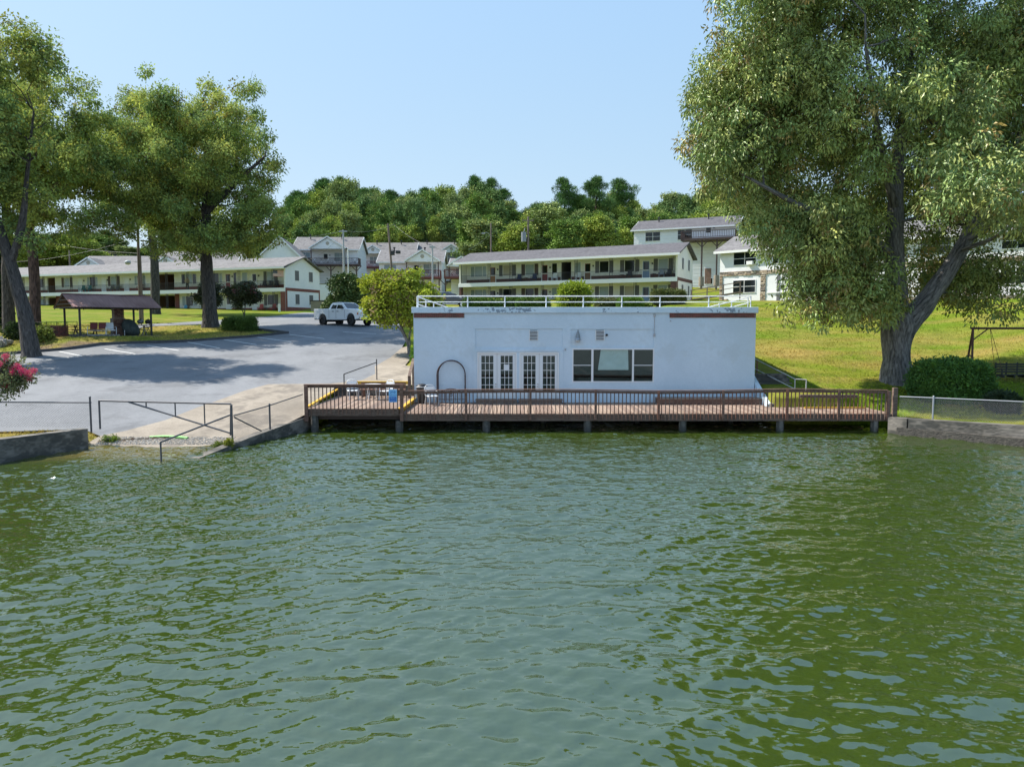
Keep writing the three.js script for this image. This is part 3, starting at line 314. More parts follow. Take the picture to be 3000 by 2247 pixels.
function motel(o) {
  const m = thing('motel', o.label, 'building', [o.a[0], o.y, -o.a[1]], atan2(o.b[1] - o.a[1], o.b[0] - o.a[0]), 'two storey motel wings'), L = hypot(o.b[0] - o.a[0], o.b[1] - o.a[1]), W = 7.5, z = -1.7;
  // back body, gable ends and the wall behind the galleries; passages are real openings
  const holes = o.openings.flatMap(([a, b]) => [holeRect(a, b, 0.02, 2.35), holeRect(a, b, 3.02, 5.3)]);
  part('front_wall', [extrude(rect(0.2, L - 0.2, 0, 5.45), 0.16, 0, holes).translate(0, 0, z - 0.16)], mat.cream, m);
  for (const [a, b] of o.openings) part('passage', [B(a - 0.12, a - 0.002, 0, 5.4, -5, z - 0.17), B(b + 0.002, b + 0.12, 0, 5.4, -5, z - 0.17), B(a, b, 0, 5.4, -5.12, -5), B(a, b, 2.45, 3, -5, z - 0.17)], o.passage ?? mat.brickTan, m);
  part('back_wall', [B(0.2, L - 0.2, 0, 5.45, -W, -W + 0.16)], mat.white, m);
  for (const [xa, xb] of [[0, 0.2], [L - 0.2, L]]) part('gable_wall', [extrude([[-W, 0], [-0.05, 0], [-0.05, 5.45], [-W / 2, 7.02], [-W, 5.45]], 0.198, 0).rotateY(-PI / 2).translate(xb - 0.001, 0, 0)], o.gable, m);
  { // brick pilasters and bands on the visible gable
    const X = L + 0.02, bd = [B(L, X, 0, 0.55, -W + 0.002, -0.06), B(L, X, 2.62, 3.0, -W + 0.002, -0.06), B(L, X, 0.551, 2.619, -0.42, -0.06), B(L, X, 0.551, 2.619, -W + 0.002, -W + 0.25)]; part('brick_trim', bd, o.brick, m);
    const gw = thing; for (const [zc, h] of [[-2.5, 1], [-5.5, 0.9]]) for (const y of [0.95, 4.0]) { const w = part('window', [B(L, L + 0.03, y, y + 1.35, zc - 0.5, zc - 0.44), B(L, L + 0.03, y, y + 1.35, zc + 0.44, zc + 0.5), B(L, L + 0.03, y + 1.29, y + 1.35, zc - 0.44, zc + 0.44), B(L, L + 0.05, y - 0.06, y, zc - 0.52, zc + 0.52)].map((g) => g), mat.trim, m); part('pane', [B(L, L + 0.012, y + 0.002, y + 1.288, zc - 0.438, zc + 0.438)], o.gablePane ?? mat.shutter, w); }
  }
  part('roof', [extrude([[0.75, 5.62], [0.75, 5.48], [-W / 2, 7.05], [-W - 0.5, 5.42], [-W - 0.5, 5.56], [-W / 2, 7.2]], L + 0.9, 0).rotateY(-PI / 2).translate(L + 0.45, 0, 0)].map((g) => g), o.roof, m);
  part('eave_fascia', [B(-0.44, L + 0.44, 5.36, 5.62, 0.752, 0.79), B(-0.44, L + 0.44, 5.38, 5.42, -0.1, 0.75)], mat.trim, m);
  part('soffit', [B(0.2, L - 0.2, 5.35, 5.4, z, -0.1)], mat.cream, m);
  part('gallery_floor', [B(-0.1, L + 0.02, 2.5, 2.98, -0.02, 0.02), B(0.2, L - 0.2, 2.86, 2.99, z, -0.021)], mat.trim, m);
  part('gallery_ceiling', [B(0.2, L - 0.2, 2.78, 2.84, z, -0.021)], mat.cream, m);
  part('porch_slab', [B(-0.1, L, -0.6, 0.0, z - 0.01, 0.1)], mat.concrete, m);
  const blocked = [...o.openings, ...o.doors.map((d) => [d[0], d[1]])].sort((a, b) => a[0] - b[0]);
  for (const y of [0.0, 3.0]) { let x = 0.2; const seg = []; for (const [a, b] of [...blocked, [L - 0.2, L]]) { if (a - x > 0.15) seg.push(B(x, a - 0.06, y, y + 0.5, z + 0.001, z + 0.06)); x = b + 0.06; } part('brick_base', seg, o.brick, m); }
  part('brick_pier', [B(0.02, 0.3, 0, 2.5, -0.5, -0.03), B(L - 0.75, L - 0.02, 0, 2.5, -0.32, -0.04), ...(o.openings.map(([a, b]) => B(b + 0.06, b + 0.8, 0.5, 2.78, z + 0.001, z + 0.05)))], o.brick, m);
  o.windows.forEach((w, i) => { for (const y of [0.75, 3.75]) { const s = w[2] ?? 0, wide = w[1] - w[0], up = y > 2, kind = (i * 2 + (up ? 1 : 0)); const sw = s ? min(0.5, wide * 0.22) : 0, a = w[0] + (s ? sw + 0.03 : 0), b = w[1] - (s ? sw + 0.03 : 0);
    windowUnit(m, a, b, y + 0.1, y + 1.5, z, { shutter: s ? (s === 2 ? mat.shutterBrown : mat.shutter) : 0, sw, lights: wide > 1.9 && !s ? 3 : 1, cuts: wide > 1.9 && !s ? [0.26, 0.74] : undefined, pane: o.panes[kind % o.panes.length] }); } });
  o.doors.forEach((d, i) => { doorUnit(m, d[0], d[1], 0, z, d[2], d[4]); doorUnit(m, d[0], d[1], 3.0, z, d[3] ?? d[2], d[4]); });
  // wrought iron posts and gallery railing
  for (const p of o.posts) for (const [ya, yb] of [[0, 2.5], [3, 5.36]]) { const gs = []; for (const q of [-0.17, 0.0, 0.17]) gs.push(B(p + q - 0.02, p + q + 0.02, ya, yb, -0.135, -0.095)); for (let y = ya + 0.25; y < yb; y += 0.42) gs.push(B(p - 0.15, p + 0.15, y, y + 0.02, -0.125, -0.105)); part('iron_post', gs, mat.iron, m); }
  for (let i = 0; i + 1 < o.posts.length; i++) { const a = o.posts[i] + 0.18, b = o.posts[i + 1] - 0.18, gs = [B(a, b, 3.92, 3.95, -0.13, -0.1), B(a, b, 3.1, 3.12, -0.125, -0.105)]; for (let x = a + 0.1; x < b; x += 0.15) gs.push(B(x - 0.01, x + 0.01, 3.12, 3.92, -0.125, -0.105)); part('gallery_railing', gs, mat.iron, m); }
  return m;
}
const gl = mat.glass, bl = mat.blind, dp = mat.drape;
motel({ a: [-6.85, 95.7], b: [18.52, 83], y: 6.98, label: 'cream two storey motel with dark grey roof above the lakeside building', roof: mat.shingleDark, gable: mat.cream, brick: mat.brickDark, passage: mat.inside, panes: [[bl], [bl], [gl], [dp], [gl], [bl], [bl], [gl], [bl]],
  windows: [[0.76, 3.16, 0], [4.97, 7.37, 1], [8.15, 10.48, 2], [12.33, 13.08, 0], [15.38, 16.19, 0], [18.02, 20.29, 1], [21.14, 23.48, 1], [25.19, 27.44, 1]], doors: [[3.66, 4.5, mat.doorDark, mat.doorOrange, 1], [10.97, 11.82, mat.doorRed, mat.doorRed, 1], [16.65, 17.48, mat.doorRed, mat.doorBrown, 1], [23.86, 24.75, mat.doorBlue, mat.doorBlue, 1]], openings: [[13.58, 14.89]], posts: [0.12, 4.36, 7.44, 11.77, 16.16, 20.56, 23.51, 27.9] });
const SH = 9, sh = (a) => a.map(([p, q, ...r]) => [p + SH, q + SH, ...r]);
motel({ a: [-81.2, 113.08], b: [-28.86, 94], y: 6.36, label: 'long cream two storey motel with pale grey roof and white brick trimmed gable', roof: mat.shingle, gable: mat.white, brick: mat.brick, panes: [[bl, gl, bl], [bl, gl, bl], [bl], [gl], [bl, gl], [bl, gl], [gl, bl]],
  windows: sh([[-6.5, -4.5, 0], [0.51, 2.12, 0], [5.77, 7.96, 2], [10.87, 12.98, 0], [14.92, 17.13, 2], [19.88, 22.01, 0], [28.36, 30.99, 0], [33.2, 35.4, 0], [37.2, 37.75, 0], [38.6, 39.5, 0], [42.1, 44.3, 1]]), doors: [[SH - 8.2, SH - 7.3, mat.doorWhite], ...sh([[9.15, 9.98, mat.doorWhite], [13.7, 14.55, mat.doorWhite], [18.0, 18.87, mat.doorWhite], [31.6, 32.45, mat.doorDark], [35.9, 36.75, mat.doorWhite, mat.doorRed, 1], [40.2, 41.05, mat.doorWhite, mat.doorWhite, 1]])], openings: sh([[2.84, 4.43], [23.77, 27.09]]), posts: [0.1, 4.6, 9.0, ...[4.13, 9.62, 14.05, 18.42, 23.2, 27.3, 30.93, 35.28, 39.45, 44.82].map((x) => x + SH)], passage: mat.brickTan });

// ---------------------------------------------------------------- hillside houses
function house(o) { // x: centre of the front, D: depth of the front wall; w wide, d deep; base, floor (deck level), eave, ridge are heights
  const h = thing('hill_house', o.label, 'house', [o.x, 0, -o.D], o.turn ?? 0, 'white houses on the wooded hillside'), w = o.w / 2, d = o.d ?? 8, rm = o.roof ?? mat.shingle, ov = 0.45;
  const yb = o.base - 3;
  part('wall', [B(-w, w, yb, o.eave, -0.15, 0), B(-w, w, yb, o.eave, -d, -d + 0.15), ...[-1, 1].map((s) => { const g = extrude([[-d + 0.15, yb], [-0.15, yb], [-0.15, o.eave], [-d / 2, o.ridge - 0.12], [-d + 0.15, o.eave]], 0.15, 0).rotateY(-PI / 2); return g.translate(s < 0 ? -w + 0.15 : w, 0, 0); })], o.wall ?? mat.siding, h);
  const rise = (o.ridge - o.eave) / (d / 2), roof = part('roof', [extrude([[ov, o.eave - ov * rise + 0.02], [ov, o.eave - ov * rise + 0.16], [-d / 2, o.ridge + 0.14], [-d - ov, o.eave - ov * rise + 0.16], [-d - ov, o.eave - ov * rise + 0.02], [-d / 2, o.ridge]], o.w + 0.8, 0).rotateY(-PI / 2).translate(w + 0.4, 0, 0)], rm, h);
  part('rake_trim', [-1, 1].flatMap((s) => [beam([s * (w + 0.42), o.eave - ov * rise, ov], [s * (w + 0.42), o.ridge + 0.02, -d / 2], 0.05, 0.22), beam([s * (w + 0.42), o.ridge + 0.02, -d / 2], [s * (w + 0.42), o.eave - ov * rise, -d - ov], 0.05, 0.22)]), mat.trim, roof);
  part('fascia', [B(-w - 0.39, w + 0.39, o.eave - ov * rise - 0.06, o.eave - ov * rise + 0.15, ov + 0.001, ov + 0.04)], mat.trim, roof);
  for (const v of o.vents ?? [-0.3, 0.2]) part('roof_vent', [bar([v * o.w, o.ridge - 0.35, -d / 2 + 1.0], [v * o.w, o.ridge + 0.3, -d / 2 + 1.0], 0.1, 0.1, 8), bar([v * o.w, o.ridge + 0.3, -d / 2 + 1.0], [v * o.w, o.ridge + 0.5, -d / 2 + 1.0], 0.19, 0.19, 10)], mat.black, roof);
  if (o.portico) { const [pc, pw, pd] = o.portico, a = pc - pw / 2, b = pc + pw / 2, yr = o.eave + pw * 0.3; const p = part('portico', [extrude([[a + 0.15, o.eave - 0.05], [b - 0.15, o.eave - 0.05], [pc, yr - 0.14]], 0.1, 0).translate(0, 0, pd - 0.12)], mat.siding, h);
    part('portico_roof', [extrude([[a - 0.2, o.eave - 0.18], [pc, yr], [b + 0.2, o.eave - 0.18], [b + 0.2, o.eave - 0.04], [pc, yr + 0.14], [a - 0.2, o.eave - 0.04]], pd + 2.2, 0).translate(0, 0, -2.0)], rm, p);
    part('portico_trim', [beam([a - 0.2, o.eave - 0.12, pd + 0.23], [pc, yr + 0.06, pd + 0.23], 0.05, 0.22), beam([pc, yr + 0.06, pd + 0.23], [b + 0.2, o.eave - 0.12, pd + 0.23], 0.05, 0.22), B(a, b, o.eave - 0.22, o.eave - 0.06, pd - 0.13, pd)], mat.trim, p);
    part('medallion', [new THREE.CylinderGeometry(0.32, 0.32, 0.05, 10).rotateX(PI / 2).translate(pc, o.eave + pw * 0.12, pd)], mat.drape, p);
    for (const x of [a + 0.15, b - 0.15]) part('porch_post', [B(x - 0.08, x + 0.08, o.floor, o.eave - 0.2, pd - 0.2, pd - 0.04)], o.postMat ?? mat.brownWood, p); }
  for (const [x, ww, y, hh, kind] of o.windows ?? []) { if (kind === 'door') doorUnit(h, x - ww / 2, x + ww / 2, y, 0, mat.doorWhite, 1); else windowUnit(h, x - ww / 2, x + ww / 2, y, y + hh, 0, { lights: 2, sash: hh > 1, frame: o.winFrame ?? mat.trim, pane: [kind ?? mat.glass] }); }
  if (o.deck) { const [a, b, pd, rm2] = o.deck, f = o.floor, dk = part('porch_deck', [B(a, b, f - 0.3, f, 0.001, pd)], rm2, h); part('deck_rail', [B(a, b, f + 0.95, f + 1.05, pd - 0.08, pd), B(a, b, f + 0.08, f + 0.16, pd - 0.07, pd - 0.01), B(a, a + 0.07, f + 0.95, f + 1.05, 0.02, pd - 0.081), B(b - 0.07, b, f + 0.95, f + 1.05, 0.02, pd - 0.081)], rm2, dk);
    const lat = []; for (let x = a + 0.1; x < b - 0.2; x += 0.24) { const k = floor((x - a) / 1.2) % 2 ? 1 : -1; lat.push(o.plainRail ? B(x, x + 0.05, f + 0.16, f + 0.95, pd - 0.06, pd - 0.02) : beam([x - k * 0.3, f + 0.16, pd - 0.04], [x + k * 0.3, f + 0.95, pd - 0.04], 0.03, 0.06)); } for (let zz = 0.2; zz < pd; zz += 0.3) lat.push(B(a + 0.01, a + 0.06, f, f + 0.95, zz, zz + 0.05), B(b - 0.06, b - 0.01, f, f + 0.95, zz, zz + 0.05)); part('lattice', lat, rm2, dk);
    for (const x of o.stilts ?? [a + 0.2, (a + b) / 2, b - 0.2]) part('stilt', [B(x - 0.1, x + 0.1, yb, f - 0.3, pd - 0.35, pd - 0.15), ...(o.brace ? [beam([x, f - 1.3, pd - 0.25], [x + 0.9, f - 0.35, pd - 0.25], 0.09, 0.12), beam([x, f - 1.3, pd - 0.25], [x - 0.9, f - 0.35, pd - 0.25], 0.09, 0.12)] : [])], o.stiltMat ?? mat.brownWood, dk); }
  return h;
}
house({ x: -33.9, D: 135, w: 11.6, base: 11.9, floor: 15.6, eave: 18.5, ridge: 20.95, portico: [0.9, 6.3, 2.2], deck: [-2.6, 6.4, 2.4, mat.brownWood], stilts: [-2.2, 1.4, 6], brace: 1, windows: [[-3.7, 1.8, 16.3, 1.55, bl], [0, 0.95, 15.62, 2, 'door'], [2.6, 2.1, 16.2, 1.6, bl]], label: 'white hillside house with gable portico and dark brown lattice deck' });
house({ x: -24.8, D: 150, w: 10, base: 13, floor: 16.4, eave: 19.2, ridge: 21.6, portico: [-3.0, 4.4, 1.8], deck: [-5, -0.5, 2.0, mat.redWood], windows: [[-3.2, 1.6, 17, 1.5, bl]], label: 'white hillside house half hidden between portico houses, with small red deck' });
house({ x: -16.6, D: 121, w: 10.2, base: 9.6, floor: 12.4, eave: 15, ridge: 17.1, portico: [2.2, 5.4, 2.0], deck: [-4.8, 5.1, 2.4, mat.redWood], windows: [[-3.3, 2, 13, 1.5, bl], [1, 0.95, 12.42, 2, 'door'], [3.2, 2.1, 13, 1.6, bl]], label: 'white portico house with red lattice deck behind the leaning utility pole' });
house({ x: -14.3, D: 152, w: 11.4, base: 14, floor: 17.0, eave: 19.6, ridge: 21.9, portico: [2.0, 4.4, 1.8], deck: [0.5, 5.5, 2.0, mat.redWood], windows: [[2.0, 2.0, 17.6, 1.6, bl]], label: 'white portico house highest on the hill below the pines' });
house({ x: -4.6, D: 113, w: 9.4, base: 8.6, floor: 11.9, eave: 13.6, ridge: 15, portico: [-3.0, 4, 1.8], deck: [-5.6, 2, 2.2, mat.redWood], brace: 1, windows: [[-3, 2, 12.3, 1.0, bl]], label: 'white house with red deck stairs tucked behind the cream motel end' });
house({ x: -41.9, D: 127, w: 14, d: 6.8, base: 9.4, floor: 12, eave: 15.6, ridge: 18.9, wall: mat.white, vents: [], turn: -PI / 2 + 0.12, windows: [], label: 'white gable roofed house behind the flagged motel gable' });
house({ x: -54, D: 126, w: 13, base: 10, floor: 12.6, eave: 14.9, ridge: 17.4, portico: [-4.2, 3.8, 1.6], windows: [[2.2, 1.9, 13.4, 1.3], [-3.6, 1.8, 13.2, 1.4]], label: 'pale grey roofed house showing a gable portico over the motel roof' });
house({ x: -66.5, D: 124, w: 12, base: 9.6, floor: 12, eave: 14.4, ridge: 16.4, portico: [-3.4, 4.2, 1.8], windows: [], vents: [], label: 'low white gabled house peeking over the motel ridge among trees' });
{ const h = house({ x: 25.4, D: 110, w: 15, d: 9, base: 11.5, floor: 17.0, eave: 19.0, ridge: 20.8, turn: -0.42, deck: [0.2, 7.8, 3.2, mat.brownWood], plainRail: 1, stilts: [3.2, 5.3, 7.4], brace: 1, windows: [[-4.6, 2.3, 17.2, 1.4], [0.2, 2.2, 17.2, 1.5], [3.6, 0.95, 17.02, 2, 'door'], [3.9, 0.9, 10.6, 0.9]], roof: mat.shingleDark, label: 'white two storey house with high brown deck on braced posts' }); part('lower_door', [B(3.2, 4.1, 10.7, 12.9, 0.002, 0.05)], mat.brickTan, h); part('footing', [bar([3.2, 10.2, 2.95], [3.2, 11.5, 2.95], 0.4, 0.36, 12)], mat.concrete, h); part('footing', [bar([5.3, 10.2, 2.95], [5.3, 11.7, 2.95], 0.4, 0.36, 12)], mat.concrete, h); part('cladding_strip', Array.from({ length: 9 }, (_, i) => B(-6.8 + i * 1.6, -6.76 + i * 1.6, 9, 18.7, 0.001, 0.02)), mat.trim, h); }
// ---------------------------------------------------------------- stone trimmed house on the lawn
{
  const a = [21.9, 78], b = [42.6, 58.6], L = hypot(b[0] - a[0], b[1] - a[1]), h = thing('lawn_house', 'long white two storey house with tan stone band behind the big tree', 'house', [a[0], 6.9, -a[1]], -atan2(a[1] - b[1], b[0] - a[0])), R = rng(91);
  part('wall', [B(0, L, -1, 5.3, -0.2, 0), B(0, 0.2, -1, 5.3, -8, -0.201), B(L - 0.2, L, -1, 5.3, -8, -0.201), B(0.2, L - 0.2, -1, 5.3, -8, -7.8)], mat.white, h);
  part('roof', [extrude([[0.5, 5.2], [0.5, 5.36], [-4, 7.3], [-8.5, 5.36], [-8.5, 5.2], [-4, 7.12]], L + 1, 0).rotateY(-PI / 2).translate(L + 0.5, 0, 0), extrude([[-7.9, 5.28], [-0.1, 5.28], [-4, 7.0]], 0.15, 0).rotateY(-PI / 2).translate(0.16, 0, 0)], mat.shingle, h);
  part('eave_fascia', [B(-0.5, L + 0.5, 5.1, 5.34, 0.502, 0.54)], mat.trim, h);
  // stonework: band between storeys, corner and mid pilasters
  const stones = [[], [], [], []], rows = (x0, x1, y0, y1) => { for (let y = y0; y < y1 - 0.04;) { const rh = min(y1 - y, 0.1 + R() * 0.1); for (let x = x0; x < x1 - 0.03;) { const w = min(x1 - x, 0.22 + R() * 0.4); stones[floor(R() * 4)].push(RB(x + 0.008, x + w - 0.008, y + 0.006, y + rh - 0.006, 0.001, 0.05 + R() * 0.06, 0.015)); x += w; } y += rh; } };
  rows(0, 5.2, 2.75, 3.2); rows(0, 0.35, -0.2, 2.75); rows(0, 1.0, -0.6, 0.4); for (const x of [4.5, 11.5, 16.5, 22.5]) rows(x, x + 0.55, -0.5, 2.75); rows(5.2, L, 2.8, 3.2); rows(L - 0.9, L, -0.3, 2.75);
  stones.forEach((s, i) => part('stone_cladding', s, mat.stone[i], h, { kind: 'stuff' }));
  for (const [x, w] of [[1.5, 2.5], [8, 2.5], [13, 2.2], [19, 2.4], [25, 2.2]]) { windowUnit(h, x, x + w, 3.8, 5.0 + 0.15, 0, { lights: 2, sash: 1 }); windowUnit(h, x, x + w, 0.95, 2.3, 0, { lights: 2, sash: 1 }); }
  windowUnit(h, 5.7, 6.9, 3.75, 5.0, 0, { lights: 2 }); part('porch_screen', [B(6.2, 6.5, 0, 2.6, 0.001, 0.05)], mat.shutter, h); part('ledge', [B(5.2, 11.4, 0.85, 0.95, 0.001, 0.08)], mat.trim, h);
  part('air_conditioner', [RB(3.1, 3.75, 3.78, 4.15, 0.05, 0.4, 0.02)], mat.trim, h); part('porch_floor', [B(6, L, -0.8, 0.04, 0.001, 1.0)], mat.concrete, h);
  part('garage_door', [B(12.3, 15.2, 0, 2.3, 0.002, 0.05)], mat.inside, h);
}
// ---------------------------------------------------------------- vegetation
function sprig(n, R, len, wid, droop, seed, curl = 0.25) { // n folded leaves scattered through a ball of radius R
  const r = rng(seed), pos = [];
  for (let i = 0; i < n; i++) {
    const d = V3(r() - 0.5, r() - 0.5, r() - 0.5).normalize(), p = d.clone().multiplyScalar(R * pow(r(), 0.5)), L = len * (0.7 + 0.6 * r()), Wd = wid * (0.75 + 0.5 * r());
    const dir = d.clone().add(V3(r() - 0.5, r() - 0.5, r() - 0.5)).add(V3(0, -droop, 0)).normalize(), side = dir.clone().cross(V3(r() - 0.5, r() + 0.3, r() - 0.5)).normalize(), up = side.clone().cross(dir);
    const tip = p.clone().addScaledVector(dir, L).addScaledVector(up, -curl * L * 0.5), mid = p.clone().addScaledVector(dir, L * 0.45), a = mid.clone().addScaledVector(side, Wd / 2).addScaledVector(up, curl * Wd * 0.6), b = mid.clone().addScaledVector(side, -Wd / 2).addScaledVector(up, curl * Wd * 0.6);
    pos.push(...p.toArray(), ...a.toArray(), ...tip.toArray(), ...p.toArray(), ...tip.toArray(), ...b.toArray());
  }
  const g = new THREE.BufferGeometry(); g.setAttribute('position', new THREE.Float32BufferAttribute(pos, 3)); g.computeVertexNormals(); return g;
}
const leafMat = (rough, trans, spec = 0.5) => new THREE.MeshPhysicalMaterial({ color: 0xffffff, roughness: rough, transmission: trans, specularIntensity: spec, side: THREE.DoubleSide });
const LM = { glossy: leafMat(0.45, 0, 0.8), soft: leafMat(1, 0.32, 0.4), far: leafMat(0.8, 0, 0.3), hedge: leafMat(0.55, 0, 0.6) };
const SP = { oak: sprig(24, 0.36, 0.18, 0.1, 0.15, 201), droop: sprig(34, 0.36, 0.175, 0.075, 0.75, 202), far: sprig(20, 0.8, 0.42, 0.26, 0.1, 203), pine: sprig(26, 0.75, 0.6, 0.1, -0.35, 204), small: sprig(22, 0.2, 0.1, 0.06, 0, 205), mid: sprig(16, 0.28, 0.17, 0.13, 0.3, 206), tiny: sprig(22, 0.14, 0.06, 0.035, 0, 207) };
function scatter(name, sp, m, list, parent) { const o = new THREE.InstancedMesh(sp, m, list.length), q = new THREE.Quaternion(), m4 = new THREE.Matrix4(), e = new THREE.Euler(), s = V3(1, 1, 1), c = new THREE.Color(); list.forEach((l, i) => { q.setFromEuler(e.set(l.rx, l.ry, l.rz)); s.setScalar(l.s); o.setMatrixAt(i, m4.compose(l.p, q, s)); o.setColorAt(i, c.setRGB(...l.c)); }); o.name = name; o.castShadow = o.receiveShadow = true; o.userData.kind = 'stuff'; parent.add(o); return o; }
function limbTube(pts, rad = 10, wob = 0) { // tapered tube through [x, y, z, r]
  const c = new THREE.CatmullRomCurve3(pts.map((p) => V3(p[0], p[1], p[2]))), n = max(4, (pts.length - 1) * 5), pos = [], uv = [], idx = []; let up = V3(1, 0, 0.3);
  for (let i = 0; i <= n; i++) { const t = i / n, p = c.getPoint(t), T = c.getTangent(t), f = t * (pts.length - 1), k = min(pts.length - 2, floor(f)), r = lerp(pts[k][3], pts[k + 1][3], f - k), N = up.clone().addScaledVector(T, -up.dot(T)).normalize(), Bn = T.clone().cross(N); up = N; for (let j = 0; j <= rad; j++) { const a = j / rad * 2 * PI, rr = r * (1 + wob * n3(cos(a) * 1.6 + p.x, p.y * 0.45, sin(a) * 1.6 + p.z)), v = p.clone().addScaledVector(N, cos(a) * rr).addScaledVector(Bn, sin(a) * rr); pos.push(v.x, v.y, v.z); uv.push(a * pts[0][3], p.y); } }
  for (let i = 0; i < n; i++) for (let j = 0; j < rad; j++) { const a = i * (rad + 1) + j; idx.push(a, a + rad + 1, a + 1, a + 1, a + rad + 1, a + rad + 2); }
  const g = new THREE.BufferGeometry(); g.setAttribute('position', new THREE.Float32BufferAttribute(pos, 3)); g.setAttribute('uv', new THREE.Float32BufferAttribute(uv, 2)); g.setIndex(idx); g.computeVertexNormals(); return g;
}
/* chains: trunk and main limbs as lists of [x, y, z, r] from the base; lobes: crown volumes [cx, cy, cz, rx, ry, rz, clumps] */
function tree(o) {
  const t = thing(o.name, o.label, o.category ?? 'tree', [o.x, o.y, -o.D], 0, o.group), R = rng(o.seed), nodes = [], gs = [];
  o.chains.forEach((c, k) => { gs.push(limbTube(c, o.sides ?? 14, o.wob ?? 0.14)); const cv = new THREE.CatmullRomCurve3(c.map((p) => V3(p[0], p[1], p[2]))), n = c.length * 3; for (let i = (k ? 1 : floor(n * 0.35)); i <= n; i++) nodes.push({ p: cv.getPoint(i / n), r: lin(c.map((q, j) => [j / (c.length - 1), q[3]]), i / n) }); });
  const clumps = [];
  for (const [cx, cy, cz, rx, ry, rz, n] of o.lobes) for (let i = 0; i < n; i++) { const d = V3(R() - 0.5, R() - 0.5, R() - 0.5).normalize(), rr = pow(R(), o.hollow ?? 0.42) * (0.86 + (o.even ?? 0.26) * n3(d.x * 2 + o.seed, d.y * 2, d.z * 2)); const p = V3(cx + d.x * rx * rr, cy + d.y * ry * rr, cz + d.z * rz * rr); if (o.floor && n > 20 && p.y < o.floor) p.y = o.floor + R() * 1.5; clumps.push({ p, r: o.cr * (0.55 + 0.9 * R()) }); }
  clumps.sort((a, b) => a.p.distanceTo(nodes[0].p) - b.p.distanceTo(nodes[0].p));
  for (const c of clumps) { let best = null, bd = 1e9; for (const n of nodes) { const d = n.p.distanceTo(c.p) + max(0, n.p.y - c.p.y + 0.4) * 1.6 + (n.r < 0.03 ? 1.2 : 0); if (d < bd) { bd = d; best = n; } }
    const a = best.p, l = a.distanceTo(c.p); if (l < 0.3) continue; const r0 = min(best.r * 0.72, 0.03 + l * 0.02), m1 = a.clone().lerp(c.p, 0.4).add(V3((R() - 0.5) * l * 0.2, (R() - 0.3) * l * 0.16, (R() - 0.5) * l * 0.2)), m2 = a.clone().lerp(c.p, 0.75).add(V3((R() - 0.5) * l * 0.16, R() * l * 0.08, (R() - 0.5) * l * 0.16)), ps = [[a, r0], [m1, r0 * 0.75], [m2, r0 * 0.5], [c.p, max(0.012, r0 * 0.25)]]; for (let i = 0; i < 3; i++) gs.push(bar(ps[i][0], ps[i + 1][0], ps[i][1], ps[i + 1][1], o.thin ?? 6)); nodes.push({ p: m1, r: r0 * 0.75 }, { p: m2, r: r0 * 0.5 }, { p: c.p, r: r0 * 0.25 });
    for (let k = 0; k < (o.twigs ?? 0); k++) { const q = c.p.clone().add(V3(R() - 0.5, R() - 0.4, R() - 0.5).multiplyScalar(c.r * 1.7)); gs.push(bar(c.p, q, 0.016, 0.006, 4)); } }
  part('trunk', gs, o.bark ?? mat.bark, t, { uv: true });
  const list = []; for (const c of clumps) { const own = o.palette[floor(R() * o.palette.length)], n = floor(o.per * pow(c.r / o.cr, 2)); for (let i = 0; i < n; i++) { const d = V3(R() - 0.5, R() - 0.5, R() - 0.5).normalize(), rr = c.r * pow(R(), 0.42) * (R() < (o.halo ?? 0) ? 1.5 : 1), p = c.p.clone().add(V3(d.x * rr, d.y * rr * (o.flat ?? 0.72), d.z * rr)), v = 0.6 + 0.8 * R(), any = o.palette[floor(R() * o.palette.length)], odd = R() < (o.oddShare ?? 0.06) ? o.odd : own.map((q, z) => lerp(q, any[z], 0.65)); list.push({ p, rx: (R() - 0.5) * 1.3, ry: R() * 6.3, rz: (R() - 0.5) * 1.3, s: (o.leaf ?? 1) * (0.75 + 0.5 * R()), c: odd.map((q) => q * v) }); } }
  scatter('crown', o.sprig, o.leafMat, list, t); return t;
}
const P = { big: [[0.235, 0.32, 0.085], [0.3, 0.36, 0.09], [0.2, 0.29, 0.095], [0.36, 0.38, 0.1]], oak: [[0.28, 0.37, 0.095], [0.38, 0.44, 0.09], [0.23, 0.33, 0.1], [0.45, 0.46, 0.1], [0.2, 0.3, 0.1]], far: [[0.05, 0.1, 0.025], [0.085, 0.14, 0.025], [0.12, 0.17, 0.03], [0.065, 0.115, 0.035]], pine: [[0.12, 0.22, 0.075], [0.145, 0.245, 0.07]] };
